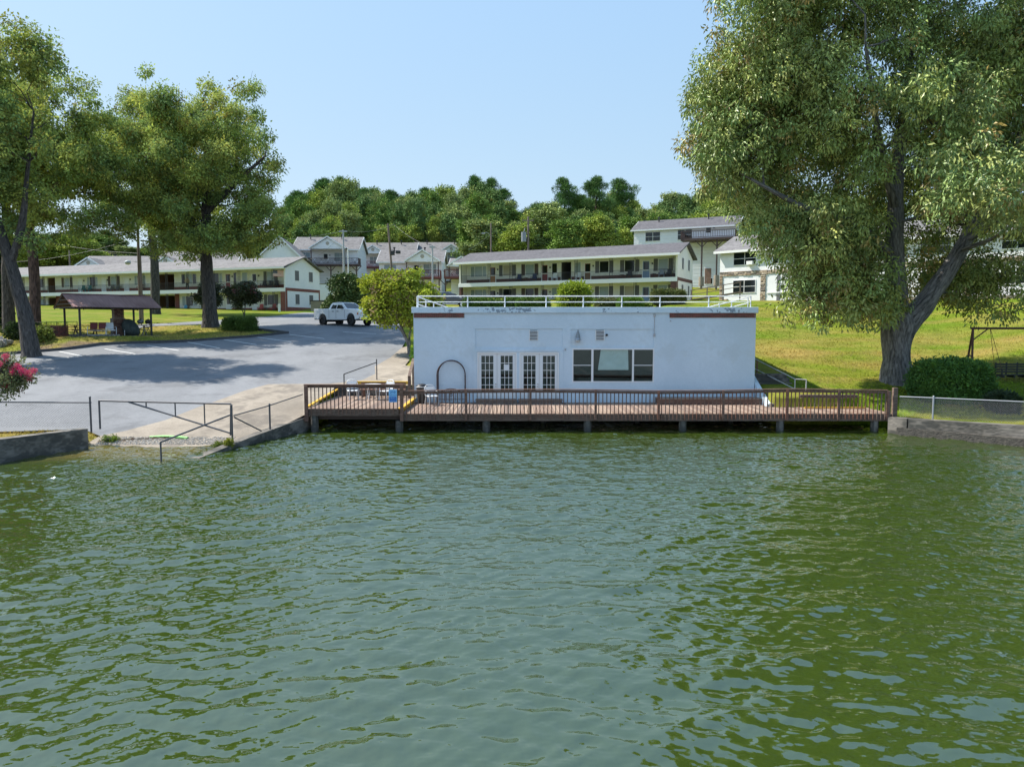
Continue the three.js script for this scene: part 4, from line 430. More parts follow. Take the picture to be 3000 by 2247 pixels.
// the big tree by the seawall: forked trunk, drooping glossy leaves
tree({ name: 'shade_tree', label: 'huge forked tree with drooping olive leaves on the lawn beside the deck', x: 18.85, y: hgt(18.85, 36) - 0.1, D: 36, seed: 301, cr: 1.6, per: 50, palette: P.big, odd: [0.36, 0.27, 0.08], oddShare: 0.07, sprig: SP.droop, leafMat: LM.glossy, leaf: 1.12, twigs: 4, floor: 5.2, flat: 0.8, hollow: 0.36,
  chains: [[[0, -0.3, 0, 0.95], [0, 0.25, 0, 0.74], [0.0, 1.2, 0, 0.62], [0.0, 2.2, 0, 0.66], [0.05, 2.9, 0, 0.72], [-0.1, 4.0, 0, 0.5], [-0.3, 6.0, 0.1, 0.42], [-0.5, 9, 0.3, 0.33], [-0.2, 13, 0.2, 0.22], [0.3, 18, -0.2, 0.08]], [[0.15, 2.5, 0, 0.55], [0.95, 3.5, 0, 0.5], [2.0, 4.9, -0.1, 0.42], [3.3, 7, -0.3, 0.33], [5, 10.5, -0.2, 0.2], [6, 14, 0, 0.08]], [[-0.3, 6, 0.1, 0.25], [-2.6, 7.6, 0.8, 0.2], [-5.4, 8.3, 1.6, 0.13], [-8, 9.5, 2, 0.06]], [[-0.45, 8.4, 0.3, 0.22], [-2.5, 11, 2.6, 0.16], [-4, 14.5, 4.2, 0.07]], [[3.2, 7, -0.3, 0.2], [5.4, 8.6, 2.5, 0.15], [8, 10, 4, 0.07]]],
  lobes: [[0.5, 13.8, 0, 9.4, 9.2, 8.4, 96], [-6.3, 16.4, 0.5, 4.2, 4.4, 4.4, 27], [-6.6, 11.6, 0.8, 3.9, 3.4, 4, 25], [6.4, 14, 0, 5, 6, 5, 27], [0, 20.5, 0, 6, 3.5, 5, 14], [-4.2, 5.2, 1.2, 1.8, 1.6, 1.5, 8], [-1.9, 4.3, 0.8, 0.8, 0.7, 0.8, 3], [-2.0, 6.8, 0.6, 2.2, 1.3, 1.6, 7], [4.0, 5.4, -1.4, 2.4, 1.3, 1.6, 7], [8.6, 6.2, 0.5, 2.5, 1.4, 2, 8], [-5.4, 7.8, 1, 2.0, 1.4, 2.0, 6]] });
const oakT = (o) => tree({ name: 'oak_tree', cr: 0.98, per: 26, flat: 0.62, hollow: 0.45, even: 0.2, halo: 0.1, bark: mat.barkDark, palette: P.oak, odd: [0.22, 0.19, 0.04], sprig: SP.oak, leafMat: LM.soft, leaf: 1.2, twigs: 2, group: 'tall oaks round the parking lot', ...o });
oakT({ label: 'tall full crowned oak on the grass island beside two clipped shrubs', x: -24.9, y: 4.25, D: 60.8, seed: 311, chains: [[[0, -0.2, 0, 0.85], [0, 0.6, 0, 0.62], [-0.05, 3, 0, 0.5], [-0.2, 6, 0, 0.44], [-0.1, 9, 0, 0.36], [0.2, 13, 0, 0.3], [0, 16, 0, 0.16], [0, 18.5, 0, 0.05]], [[-0.15, 7.5, 0, 0.3], [-2.4, 10.4, 0.6, 0.2], [-4.5, 13.6, 0.8, 0.09]], [[0, 9.5, 0, 0.28], [2.4, 12, -0.4, 0.2], [4.6, 14, -0.6, 0.09]]], lobes: [[-0.3, 13.6, 0, 8.4, 8.8, 7.2, 165], [2.4, 8.0, 0.5, 5.6, 2.0, 4, 26], [0.2, 7.0, 2.6, 4.2, 1.0, 2.4, 8], [-3.6, 9.4, 0.5, 3.6, 2.4, 3.4, 10]] });
oakT({ label: 'leaning oak with bare grey trunk at the parking lot corner', x: -30.1, y: 2.45, D: 45.8, seed: 312, chains: [[[0.15, -0.2, 0, 0.72], [0.1, 0.4, 0, 0.52], [-0.15, 2.5, 0, 0.42], [-0.7, 5, 0, 0.35], [-1.5, 8, 0, 0.3], [-2.4, 11, 0.2, 0.28], [-2.9, 15, 0, 0.16], [-3, 19, 0, 0.05]], [[-0.9, 5.8, 0, 0.24], [0.0, 8.2, 0.1, 0.2], [0.5, 11, 0.2, 0.12], [1.0, 15, 0, 0.05]], [[-1.6, 8.4, 0, 0.24], [-4, 11, 0.5, 0.16], [-6, 14, 0.5, 0.06]]], lobes: [[-2.7, 14.4, 0, 5.1, 6.8, 4.9, 104], [-1.4, 8.6, -0.4, 3.6, 2.6, 3.4, 13], [0.8, 18.6, 0, 1.3, 2, 1.4, 5]] });
oakT({ label: 'reddish barked oak behind the leaning grey trunk', x: -36.5, y: 3.8, D: 56.4, seed: 313, bark: mat.barkRed, chains: [[[0, -0.2, 0, 0.5], [0, 0.6, 0, 0.4], [0.1, 5, 0, 0.34], [-0.1, 9, 0, 0.28], [0.6, 13, 0, 0.2], [1.2, 18, 0, 0.06]], [[0, 8.2, 0, 0.2], [2.6, 11.5, 0.4, 0.13], [5, 14.5, 0.4, 0.06]]], lobes: [[2.4, 13.6, 0, 6.6, 6.2, 5.2, 96], [3.2, 8.4, 0.4, 4.6, 2, 3.2, 16]] });
oakT({ label: 'dark trunked oak standing beside the rock pile', x: -39.2, y: 3.8, D: 57.4, seed: 314, chains: [[[0, -0.2, 0, 0.6], [0, 0.6, 0, 0.45], [0.1, 5, 0, 0.38], [0.3, 9, 0, 0.3], [0, 13, 0, 0.24], [0, 16.5, 0, 0.06]]], lobes: [[-0.6, 13.8, -1, 5.8, 5.6, 5, 80]] });
oakT({ label: 'oak growing on the lawn between the pavilion and the motel', x: -40.7, y: 5.75, D: 84.2, seed: 315, chains: [[[0, -0.2, 0, 0.62], [0, 0.8, 0, 0.5], [0.1, 6, 0, 0.42], [-0.1, 10, 0, 0.36], [0.2, 15, 0, 0.24], [0, 22, 0, 0.06]], [[0, 10, 0, 0.22], [-2.8, 13, 0.4, 0.15], [-5, 17, 0.4, 0.06]]], cr: 1.3, per: 32, leaf: 1.3, lobes: [[-0.3, 17.5, 0, 6.8, 8.6, 6, 84]] });
// small ornamental trees
tree({ name: 'ornamental_tree', label: 'small yellow green tree leaning against the end of the white building', x: -6.6, y: 2.7, D: 46.6, seed: 321, cr: 0.58, per: 24, palette: [[0.3, 0.36, 0.03], [0.37, 0.4, 0.035], [0.23, 0.31, 0.035]], odd: [0.26, 0.2, 0.1], oddShare: 0.12, sprig: SP.mid, leafMat: LM.soft, leaf: 1, twigs: 4, sides: 8, chains: [[[0.1, -0.1, 0, 0.15], [0, 0.7, 0, 0.11], [-0.35, 1.5, 0, 0.085], [-0.55, 2.6, 0, 0.06], [-0.7, 4.3, 0, 0.02]], [[0.1, 0.1, 0, 0.09], [0.15, 1.4, 0.1, 0.07], [0.5, 2.6, 0, 0.04]], [[-0.2, 1.2, 0, 0.06], [-1, 2.1, 0, 0.04], [-1.8, 2.8, 0, 0.02]]], lobes: [[-0.7, 3.75, 0, 2.4, 1.5, 1.9, 44], [1.0, 3.6, 0, 1.2, 1.4, 1.2, 13], [-1.2, 2.5, 0.2, 1.3, 0.5, 1.0, 7], [0.3, 2.3, 0.2, 0.6, 0.4, 0.6, 3]] });
tree({ name: 'holly_tree', label: 'dense dark green rounded holly behind the pickup truck', x: -15.8, y: 5.3, D: 74, seed: 322, cr: 0.85, per: 84, palette: [[0.08, 0.13, 0.035], [0.1, 0.155, 0.04]], odd: [0.17, 0.2, 0.05], sprig: SP.mid, leafMat: LM.hedge, leaf: 1.3, sides: 8, chains: [[[0, 0, 0, 0.2], [0, 1.5, 0, 0.15], [0, 3.6, 0, 0.05]]], lobes: [[0, 2.0, 0, 2.3, 2.0, 2.0, 46], [-1.6, 1.2, 0, 1.0, 1.1, 1, 8]] });
tree({ name: 'crape_myrtle', label: 'small dark crape myrtle on the lawn before the brick based gallery', x: -28.5, y: 5.5, D: 78.5, seed: 323, group: 'crape myrtles in front of the long motel', cr: 0.55, per: 40, palette: [[0.05, 0.065, 0.035], [0.07, 0.08, 0.035]], odd: [0.25, 0.1, 0.12], sprig: SP.mid, leafMat: LM.hedge, sides: 6, chains: [[[0, 0, 0, 0.07], [0.1, 1, 0, 0.05], [0.3, 2.2, 0, 0.02]], [[0, 0, 0, 0.06], [-0.3, 1.1, 0.1, 0.04], [-0.6, 2.2, 0, 0.02]]], lobes: [[0, 2.2, 0, 1.5, 1.4, 1.3, 22]] });
tree({ name: 'crape_myrtle', label: 'small dark crape myrtle on the lawn beside the trunk of the island oak', x: -32.8, y: 5.5, D: 80, seed: 324, group: 'crape myrtles in front of the long motel', cr: 0.55, per: 40, palette: [[0.05, 0.065, 0.035], [0.07, 0.08, 0.035]], odd: [0.2, 0.1, 0.1], sprig: SP.mid, leafMat: LM.hedge, sides: 6, chains: [[[0, 0, 0, 0.07], [0.1, 1, 0, 0.05], [0.3, 2.2, 0, 0.02]], [[0, 0, 0, 0.06], [-0.3, 1.1, 0.1, 0.04], [-0.6, 2.2, 0, 0.02]]], lobes: [[0, 2.2, 0, 1.4, 1.4, 1.3, 20]] });
{ // flowering crape myrtle whose trunk stands out of frame on the dry bank
  const x = -19.5, D = 27.2, o = tree({ name: 'flowering_shrub', label: 'crape myrtle branches with magenta flower heads over the seawall grass', category: 'shrub', x, y: 0.7, D, seed: 325, cr: 0.3, per: 6, palette: [[0.16, 0.21, 0.08], [0.19, 0.22, 0.1], [0.24, 0.24, 0.13]], odd: [0.22, 0.1, 0.08], sprig: SP.small, leafMat: LM.soft, leaf: 1.1, twigs: 5, sides: 7, chains: [[[-0.6, -0.1, 0, 0.08], [-0.4, 1, 0, 0.06], [0.2, 1.7, 0.1, 0.04], [1.5, 2.0, 0.2, 0.015]], [[-0.6, -0.1, 0, 0.07], [-0.8, 1.2, 0, 0.05], [-0.6, 2.4, 0, 0.02]], [[-0.4, 1, 0, 0.05], [0.6, 1.5, 0.3, 0.03], [1.4, 1.3, 0.4, 0.012]]], lobes: [[0.4, 2.0, 0.1, 1.15, 0.55, 0.7, 15], [1.5, 1.9, 0.2, 0.75, 0.3, 0.4, 7], [0.9, 1.35, 0.3, 0.5, 0.25, 0.4, 4], [-0.7, 2.2, 0, 1.0, 0.8, 0.9, 16]] });
  const R = rng(326), heads = [[0.6, 2.3], [0.3, 2.0], [1.5, 2.25], [1.75, 2.1], [0.75, 1.85], [0.05, 2.35], [1.15, 1.75], [0.4, 1.5], [0.35, 2.55], [1.0, 2.35], [1.2, 2.2], [1.25, 1.95], [1.35, 2.05], [1.95, 2.0], [2.25, 2.12], [0.85, 1.62], [1.0, 1.55], [0.2, 1.85], [0.1, 1.7], [0.65, 1.05], [1.75, 1.85], [0.5, 2.1], [1.1, 2.6]];
  heads.forEach(([hx, hy], k) => { const list = []; for (let i = 0; i < 16; i++) list.push({ p: V3(hx + (R() - 0.5) * 0.16, hy + (R() - 0.5) * 0.16, 0.3 + (k % 5) * 0.12 + (R() - 0.5) * 0.14), rx: R() * 3, ry: R() * 6, rz: R() * 3, s: 0.4 + R() * 0.3, c: R() < 0.75 ? [0.62, 0.05, 0.17] : [0.6, 0.2, 0.22] }); scatter('flower_head', SP.tiny, LM.soft, list, o); });
}
function shrub(o) { // clipped or natural bush: leafy shell round a stem mass
  const t = thing(o.name ?? 'shrub', o.label, o.category ?? 'shrub', [o.x, o.y ?? hgt(o.x, o.D) - 0.03, -o.D], o.turn ?? 0, o.group), R = rng(o.seed), [w, h, d] = o.size, list = [], k = o.power ?? 4;
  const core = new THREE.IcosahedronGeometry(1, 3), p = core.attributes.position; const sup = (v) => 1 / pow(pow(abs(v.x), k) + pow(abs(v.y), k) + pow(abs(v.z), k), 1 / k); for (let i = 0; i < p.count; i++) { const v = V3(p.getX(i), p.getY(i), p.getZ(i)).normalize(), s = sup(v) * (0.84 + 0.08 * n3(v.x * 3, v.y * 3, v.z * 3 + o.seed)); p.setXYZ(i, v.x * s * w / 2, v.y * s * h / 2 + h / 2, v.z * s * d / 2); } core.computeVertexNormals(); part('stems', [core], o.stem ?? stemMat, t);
  for (let i = 0; i < o.n; i++) { const v = V3(R() - 0.5, R() - 0.5, R() - 0.5).normalize(), s = sup(v) * (0.86 + 0.16 * R()) * (1 + (o.rough ?? 0.06) * n3(v.x * 4 + o.seed, v.y * 4, v.z * 4)), q = 0.7 + 0.6 * R(), c = o.palette[floor(R() * o.palette.length)]; list.push({ p: V3(v.x * s * w / 2, v.y * s * h / 2 + h / 2, v.z * s * d / 2), rx: R() * 3, ry: R() * 6.3, rz: R() * 3, s: (o.leaf ?? 1) * (0.75 + 0.5 * R()), c: c.map((x) => x * q) }); }
  scatter('foliage', o.sprig ?? SP.small, o.leafMat ?? LM.hedge, list, t); return t;
}
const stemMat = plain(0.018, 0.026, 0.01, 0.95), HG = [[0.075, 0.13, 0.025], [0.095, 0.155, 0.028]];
shrub({ label: 'smaller clipped box shrub beside the island oak', x: -22.35, D: 58.8, size: [1.15, 0.9, 1.1], n: 420, palette: HG, seed: 401, group: 'pair of clipped shrubs' }); shrub({ label: 'larger clipped box shrub at the tip of the grass island', x: -20.95, D: 58.2, size: [1.3, 1.02, 1.2], n: 460, palette: HG, seed: 402, group: 'pair of clipped shrubs' });
shrub({ label: 'large leafy rounded bush beside the swing frame', x: 19.75, D: 33.0, size: [3.0, 1.75, 2.2], n: 2200, palette: [[0.085, 0.18, 0.032], [0.11, 0.22, 0.036], [0.065, 0.155, 0.036]], seed: 403, leaf: 1.1, rough: 0.14, power: 3 });
shrub({ label: 'small dark spiky bush behind the chain link fence', x: 21.0, D: 31.3, size: [1.0, 0.8, 0.9], n: 380, palette: [[0.03, 0.055, 0.025], [0.04, 0.065, 0.025]], seed: 404, rough: 0.2, power: 2.4 });
[[1395, 0.95, 2.0, 0, 'low clipped hedge beside the parked black car'], [1448, 0.85, 1.1, 0, 'short clipped hedge second from the black car'], [1500, 0.95, 1.5, 0, 'clipped hedge block on the terrace before a dark door'], [1562, 1.0, 2.6, 0, 'long clipped hedge block before a shuttered window'], [1768, 0.9, 1.3, 2, 'brownish low shrub beside the tall yellow green bush'], [1800, 0.95, 1.1, 2, 'olive round shrub beside the bright low shrub'], [1845, 1.0, 2.0, 1, 'clipped bright green shrub before the motel windows'], [1862, 0.55, 2.6, 3, 'low spreading lime green shrub at the railing'], [1955, 1.05, 2.8, 2, 'wide olive clipped hedge before the brick pier']].forEach(([px, hh, w, c, label], i) => { const D = 62 + (i % 3) * 0.8; shrub({ name: 'terrace_hedge', category: 'hedge', label, x: (px - 1500) / 2153 * D, D, y: hgt((px - 1500) / 2153 * D, D) - 0.02, size: [w, hh + 0.12, 1.1], n: floor(340 * w), palette: [[[0.09, 0.17, 0.03], [0.13, 0.21, 0.03]], [[0.16, 0.27, 0.03], [0.12, 0.22, 0.03]], [[0.16, 0.17, 0.05], [0.13, 0.16, 0.045]], [[0.2, 0.26, 0.03], [0.16, 0.24, 0.025]]][c], seed: 410 + i, group: 'clipped shrubs along the terrace' }); });
shrub({ label: 'tall bright yellow green bush on the roof terrace', x: (1682 - 1500) / 2153 * 58, D: 58, size: [2.4, 2.2, 1.8], n: 420, sprig: SP.mid, leafMat: LM.soft, palette: [[0.22, 0.3, 0.025], [0.27, 0.34, 0.03]], seed: 430, rough: 0.2, power: 2.6 });
shrub({ label: 'leafy weed growing at the foot of the small yellow green tree', category: 'plant', x: -5.5, D: 44.2, size: [0.8, 0.95, 0.8], n: 90, sprig: SP.mid, leafMat: LM.soft, palette: [[0.07, 0.16, 0.02], [0.09, 0.18, 0.02]], seed: 431, rough: 0.3, power: 2 });
shrub({ label: 'clipped rounded shrub behind the pickup bed', x: -19.2, D: 80, size: [1.6, 2.0, 1.6], n: 500, palette: [[0.07, 0.1, 0.02], [0.09, 0.12, 0.022]], seed: 432, power: 2.6, leaf: 1.3 });
[[-15.2, 27.5, 0.55, 0.2, 'bright green weed patch at the end of the ramp seawall'], [-10.2, 26.2, 0.18, 0.2, 'yellow green weed sprouting from the ramp wall'], [-15.95, 27.1, 0.25, 0.5, 'dry pale weed at the gate post'], [-10.7, 26.7, 0.5, 0.12, 'flat green weeds along the foot of the ramp wall']].forEach(([x, D, w, h, label], i) => shrub({ name: 'weed_patch', category: 'weeds', label, x, D, y: i === 1 ? 0.12 : max(0.0, hgt(x, D)), size: [w, h, w * 0.8], n: 46, sprig: SP.small, leafMat: LM.soft, palette: [[[0.17, 0.25, 0.02], [0.12, 0.2, 0.02]], [[0.25, 0.27, 0.03]], [[0.3, 0.28, 0.1]], [[0.17, 0.22, 0.02]]][i], seed: 440 + i, rough: 0.4, power: 2, leaf: 0.5 }));
shrub({ name: 'conifer_shrub', category: 'shrub', label: 'dark shaggy evergreen standing beyond the dark trunked oak', x: -44.5, D: 61, size: [4.2, 7.5, 4], n: 900, sprig: SP.mid, leaf: 2.0, palette: [[0.025, 0.05, 0.022], [0.035, 0.065, 0.025]], seed: 450, rough: 0.35, power: 2 });
[[-32.5, 50.6, 1.4, 0.9, 'pale green fern clump at the foot of the leaning oak'], [-35.5, 53.5, 2.2, 1.1, 'dark leafy bed beside the brick planter']].forEach(([x, D, w, h, label], i) => shrub({ name: 'garden_plant', category: 'plant', label, x, D, size: [w, h, w * 0.7], n: 160, sprig: SP.mid, leafMat: LM.soft, palette: [[[0.16, 0.2, 0.04]], [[0.04, 0.07, 0.02]]][i], seed: 460 + i, rough: 0.35, power: 2 }));

// wooded hill: prototypes of each kind, then a copy per tree
const proto = {};
function woodTree(kind, x, D, hgtM, wid, turn, label, group) {
  const y = hgt(x, D) - 0.5 + 2.2 * n2(x * 0.012, D * 0.012) * sm(120, 150, D); let t;
  if (!proto[kind]) {
    const pine = kind[0] === 'p', seed = 500 + kind.charCodeAt(1) * 7 + kind.charCodeAt(0);
    t = proto[kind] = pine ? tree({ name: 'pine_tree', label, group, x: 0, y: 0, D: 0, seed, cr: 0.85, per: 15, flat: 0.36, palette: P.pine, odd: [0.08, 0.12, 0.03], sprig: SP.pine, leafMat: LM.far, sides: 7, thin: 4, hollow: 0.6, bark: mat.barkRed, chains: [[[0, -1, 0, 0.34], [0, 6, 0, 0.28], [0.2, 12, 0, 0.2], [0, 19, 0, 0.05]]], lobes: [[0, 18.8, 0, 1.5, 0.8, 1.5, 5], [0.3, 17.2, 0, 3.0, 0.5, 3, 6], [0.2, 15.4, 0, 3.9, 0.5, 3.8, 6], [-0.8, 13.4, 0.3, 4.0, 0.4, 3.6, 5], [1.2, 11.4, 0.3, 3.0, 0.4, 2.8, 3]] })
      : tree({ name: 'forest_tree', label, group, x: 0, y: 0, D: 0, seed, cr: 1.2, per: 14, palette: [[[0.17, 0.27, 0.065], [0.22, 0.32, 0.07]], [[0.3, 0.38, 0.07], [0.36, 0.41, 0.075], [0.22, 0.3, 0.07]], [[0.14, 0.22, 0.075], [0.17, 0.26, 0.08]], [[0.25, 0.32, 0.12], [0.3, 0.36, 0.12]]][+kind[1] % 4], odd: [0.28, 0.28, 0.06], sprig: SP.far, leafMat: LM.far, sides: 7, thin: 4, chains: [[[0, -1.5, 0, 0.38], [0.1, 5, 0, 0.3], [0, 10, 0, 0.2], [0, 17, 0, 0.05]]], lobes: [[[0, 13, 0, 4.3, 6.6, 4, 78], [0.5, 7, 0.4, 3.6, 2.4, 3.2, 16]], [[1.3, 14.2, 0, 3.2, 5.2, 3.2, 50], [-1.7, 10.4, 0.5, 3.2, 4.2, 3, 40], [0.4, 6.5, 0, 3, 2, 3, 12]], [[0, 12.6, 0, 3.1, 7, 3.1, 74]], [[0, 15.8, 0, 3.6, 4, 3.6, 44], [2.1, 10, 0, 3, 3, 3, 28], [-2.3, 8.6, 0, 2.6, 3, 2.6, 24]]][+kind[1] > 3 ? (+kind[1] + 1) % 4 : +kind[1]] });
    t.position.set(x, y, -D);
  } else t = copy(proto[kind], [x, y, -D], turn, label, group);
  t.rotation.y = turn; t.scale.set(wid / 9.4, hgtM / 20, wid / 9.4); return t;
}
{
  const R = rng(600), SK = [[250, 752], [420, 745], [560, 735], [840, 610], [870, 588], [900, 560], [940, 545], [980, 520], [1010, 522], [1060, 545], [1110, 545], [1160, 552], [1210, 560], [1270, 548], [1330, 560], [1390, 540], [1440, 545], [1490, 610], [1530, 628], [1570, 585], [1610, 600], [1700, 590], [1760, 575], [1820, 590], [1880, 610], [1940, 580], [2000, 590], [2060, 560], [2400, 560], [3200, 600]];
  const label = ['dark green broadleaf tree in the wood above the houses', 'sunlit yellow green tree in the wood above the houses', 'deep green tree in the shaded wood above the houses', 'grey green tree in the wood above the houses'];
  const rows = [[214, 1.1, 50], [199, 1.06, 52], [184, 0.98, 52], [171, 0.9, 52], [160, 0.74, 54]];
  for (const [D0, share, step] of rows) for (let px = 830 + (D0 % 40); px < 3150; px += step * (0.75 + 0.5 * R())) { const D = D0 + (R() - 0.5) * 12, x = (px - 1500) / 2153 * D, y0 = hgt(x, D), top = 4.4 + (957 - lin(SK, px)) / 2153 * D, H = (top - y0) * (share * (0.9 + 0.16 * R())); if (px > 2150 && R() < 0.45) continue; const k = floor(R() * 4); woodTree('d' + (k + (R() < 0.4 ? 4 : 0)), x, D, max(7, H), max(6.5, min(9.5, H * 0.4)) * (0.85 + 0.3 * R()), R() * 6.3, label[k], 'trees of the wooded hillside'); }
  // lower trees at the edge of the wood, behind and between the houses
  [[1020, 158, 11], [860, 140, 9], [1420, 140, 12], [1500, 136, 11], [1590, 140, 13], [1660, 132, 11], [1740, 136, 12], [1800, 134, 10], [1860, 140, 12], [1900, 146, 11], [1180, 164, 12], [1390, 150, 13], [1330, 168, 13], [2080, 134, 14], [2250, 110, 12], [2420, 108, 13]].forEach(([px, D, H], i) => { const k = [1, 0, 3, 1, 3, 0, 1, 1, 0, 1][i % 10]; woodTree('d' + k, (px - 1500) / 2153 * D, D, H, H * 0.72, R() * 6, ['dark green tree rising between the hillside roofs', 'bright yellow green tree rising behind the motel roof', '', 'pale grey green tree rising behind the motel roof'][k], 'trees among the hillside houses'); });
  // pines with clear stems
  [[960, 198, 520], [1005, 200, 514], [1075, 196, 538], [1160, 205, 545], [1390, 200, 520], [1440, 204, 524], [1475, 200, 560], [1650, 190, 524], [1745, 188, 508], [1818, 192, 514], [1700, 196, 566], [890, 190, 560], [1250, 210, 540]].forEach(([px, D, py], i) => { const x = (px - 1500) / 2153 * D, H = 4.4 + (957 - py) / 2153 * D - hgt(x, D); woodTree('p' + (i % 2), x, D, H, 9.4 * (0.8 + 0.35 * R()), R() * 6, 'tall pine with bare stem and tufted crown above the wood', 'pines of the wooded hillside'); });
  // far low wood beyond the long motel
  for (let px = -60; px < 840; px += 34 * (0.7 + 0.6 * R())) { const D = 165 + R() * 40, x = (px - 1500) / 2153 * D, py = 706 + 26 * R() + (px < 200 ? 30 : 0), H = 4.4 + (957 - py) / 2153 * D - hgt(x, D); const k = floor(R() * 4); woodTree('d' + k, x, D, max(6, H), max(8, H * 0.8), R() * 6, 'distant rounded tree of the low wood beyond the long motel', 'far wood beyond the long motel'); }
  for (let px = -80; px < 300; px += 55 * (0.7 + 0.6 * R())) { const D = 138 + R() * 12, x = (px - 1500) / 2153 * D; woodTree('d1', x, D, 9.5 + 2 * R(), 9, R() * 6, 'sunlit rounded tree close behind the long motel roof', 'trees close behind the long motel'); }
}

{ // blades of the mown turf and its ragged edges
  const R = rng(700), list = [], free = (x, D) => D > shoreD(x) + 0.3 && !inside(x, D, lotPoly) && !inside(x, D, rampPoly) && !inside(x, D, walkPoly) && !(x > -4.9 && x < 13.8 && D < 50);
  const add = (x0, x1, D0, D1, n, s0) => { for (let i = 0; i < n; i++) { const x = lerp(x0, x1, R()), D = lerp(D0, D1, pow(R(), 1.4)); if (!free(x, D)) continue; const q = 1.25 + 0.9 * R(); list.push({ p: V3(x, hgt(x, D), -D), rx: (R() - 0.5) * 0.5, ry: R() * 6.3, rz: (R() - 0.5) * 0.5, s: s0 * (0.6 + 0.8 * R()), c: turfColor(x, D).map((v) => v * q) }); } };
  add(12, 34, 30.5, 62, 34000, 0.85); add(-46, -16, 44, 66, 20000, 0.95); add(-24, -15.6, 23.5, 29, 8000, 0.9);
  const g = new THREE.BufferGeometry(), pos = []; for (let i = 0; i < 9; i++) { const a = R() * 6.3, r = R() * 0.07, x = cos(a) * r, z = sin(a) * r, t = R() * 6.3, h = 0.045 + 0.045 * R(), w = 0.006; pos.push(x - cos(t) * w, -0.005, z - sin(t) * w, x + cos(t) * w, -0.005, z + sin(t) * w, x + sin(t) * 0.025, h, z - cos(t) * 0.025); } g.setAttribute('position', new THREE.Float32BufferAttribute(pos, 3)); g.computeVertexNormals();
  const hold = new THREE.Group(), o = scatter('turf_grass', g, LM.far, list, hold); scene.add(o); tag(o, 'short mown grass of the lawns', 'grass', null, 'stuff');
}
// ---------------------------------------------------------------- vehicles
function wheel(parent, x, z, r, w, rim) { const t = part('wheel', [new THREE.LatheGeometry([[r * 0.55, -w / 2], [r * 0.9, -w / 2], [r, -w / 2 + 0.04], [r, w / 2 - 0.04], [r * 0.9, w / 2], [r * 0.55, w / 2]].map((p) => new THREE.Vector2(...p)), 28).rotateX(PI / 2).translate(x, r, z)], mat.rubber, parent); const s = z > 0 ? 1 : -1, zz = z + s * w * 0.42; const gs = [new THREE.CylinderGeometry(r * 0.57, r * 0.57, w * 0.5, 24).rotateX(PI / 2).translate(x, r, z)]; for (let i = 0; i < 6; i++) gs.push(new THREE.BoxGeometry(r * 0.11, r * 0.5, 0.05).translate(0, r * 0.27, 0).rotateZ(i * PI / 3).translate(x, r, zz - s * 0.03)); gs.push(new THREE.CylinderGeometry(r * 0.14, r * 0.14, 0.07, 12).rotateX(PI / 2).translate(x, r, zz - s * 0.02)); part('rim', gs, rim, t); return t; }
function glassQuad(P4, n, off = 0.012) { const g = new THREE.BufferGeometry(), q = P4.map((p) => p.clone().addScaledVector(n, off)); const c = q.reduce((a, b) => a.add(b), V3(0, 0, 0)).multiplyScalar(1 / q.length), pos = []; for (let i = 0; i < q.length; i++) pos.push(...c.toArray(), ...q[i].toArray(), ...q[(i + 1) % q.length].toArray()); g.setAttribute('position', new THREE.Float32BufferAttribute(pos, 3)); g.computeVertexNormals(); return g; }
function cabin(profile, wb, wt, yb, yt) { // closed tumblehome cabin from a side outline
  const half = (y) => lerp(wb, wt, sm(yb, yt, y)) / 2, pts = profile.flatMap(([x, y]) => [V3(x, y, half(y)), V3(x, y, -half(y))]); return { g: new ConvexGeometry(pts), half };
}
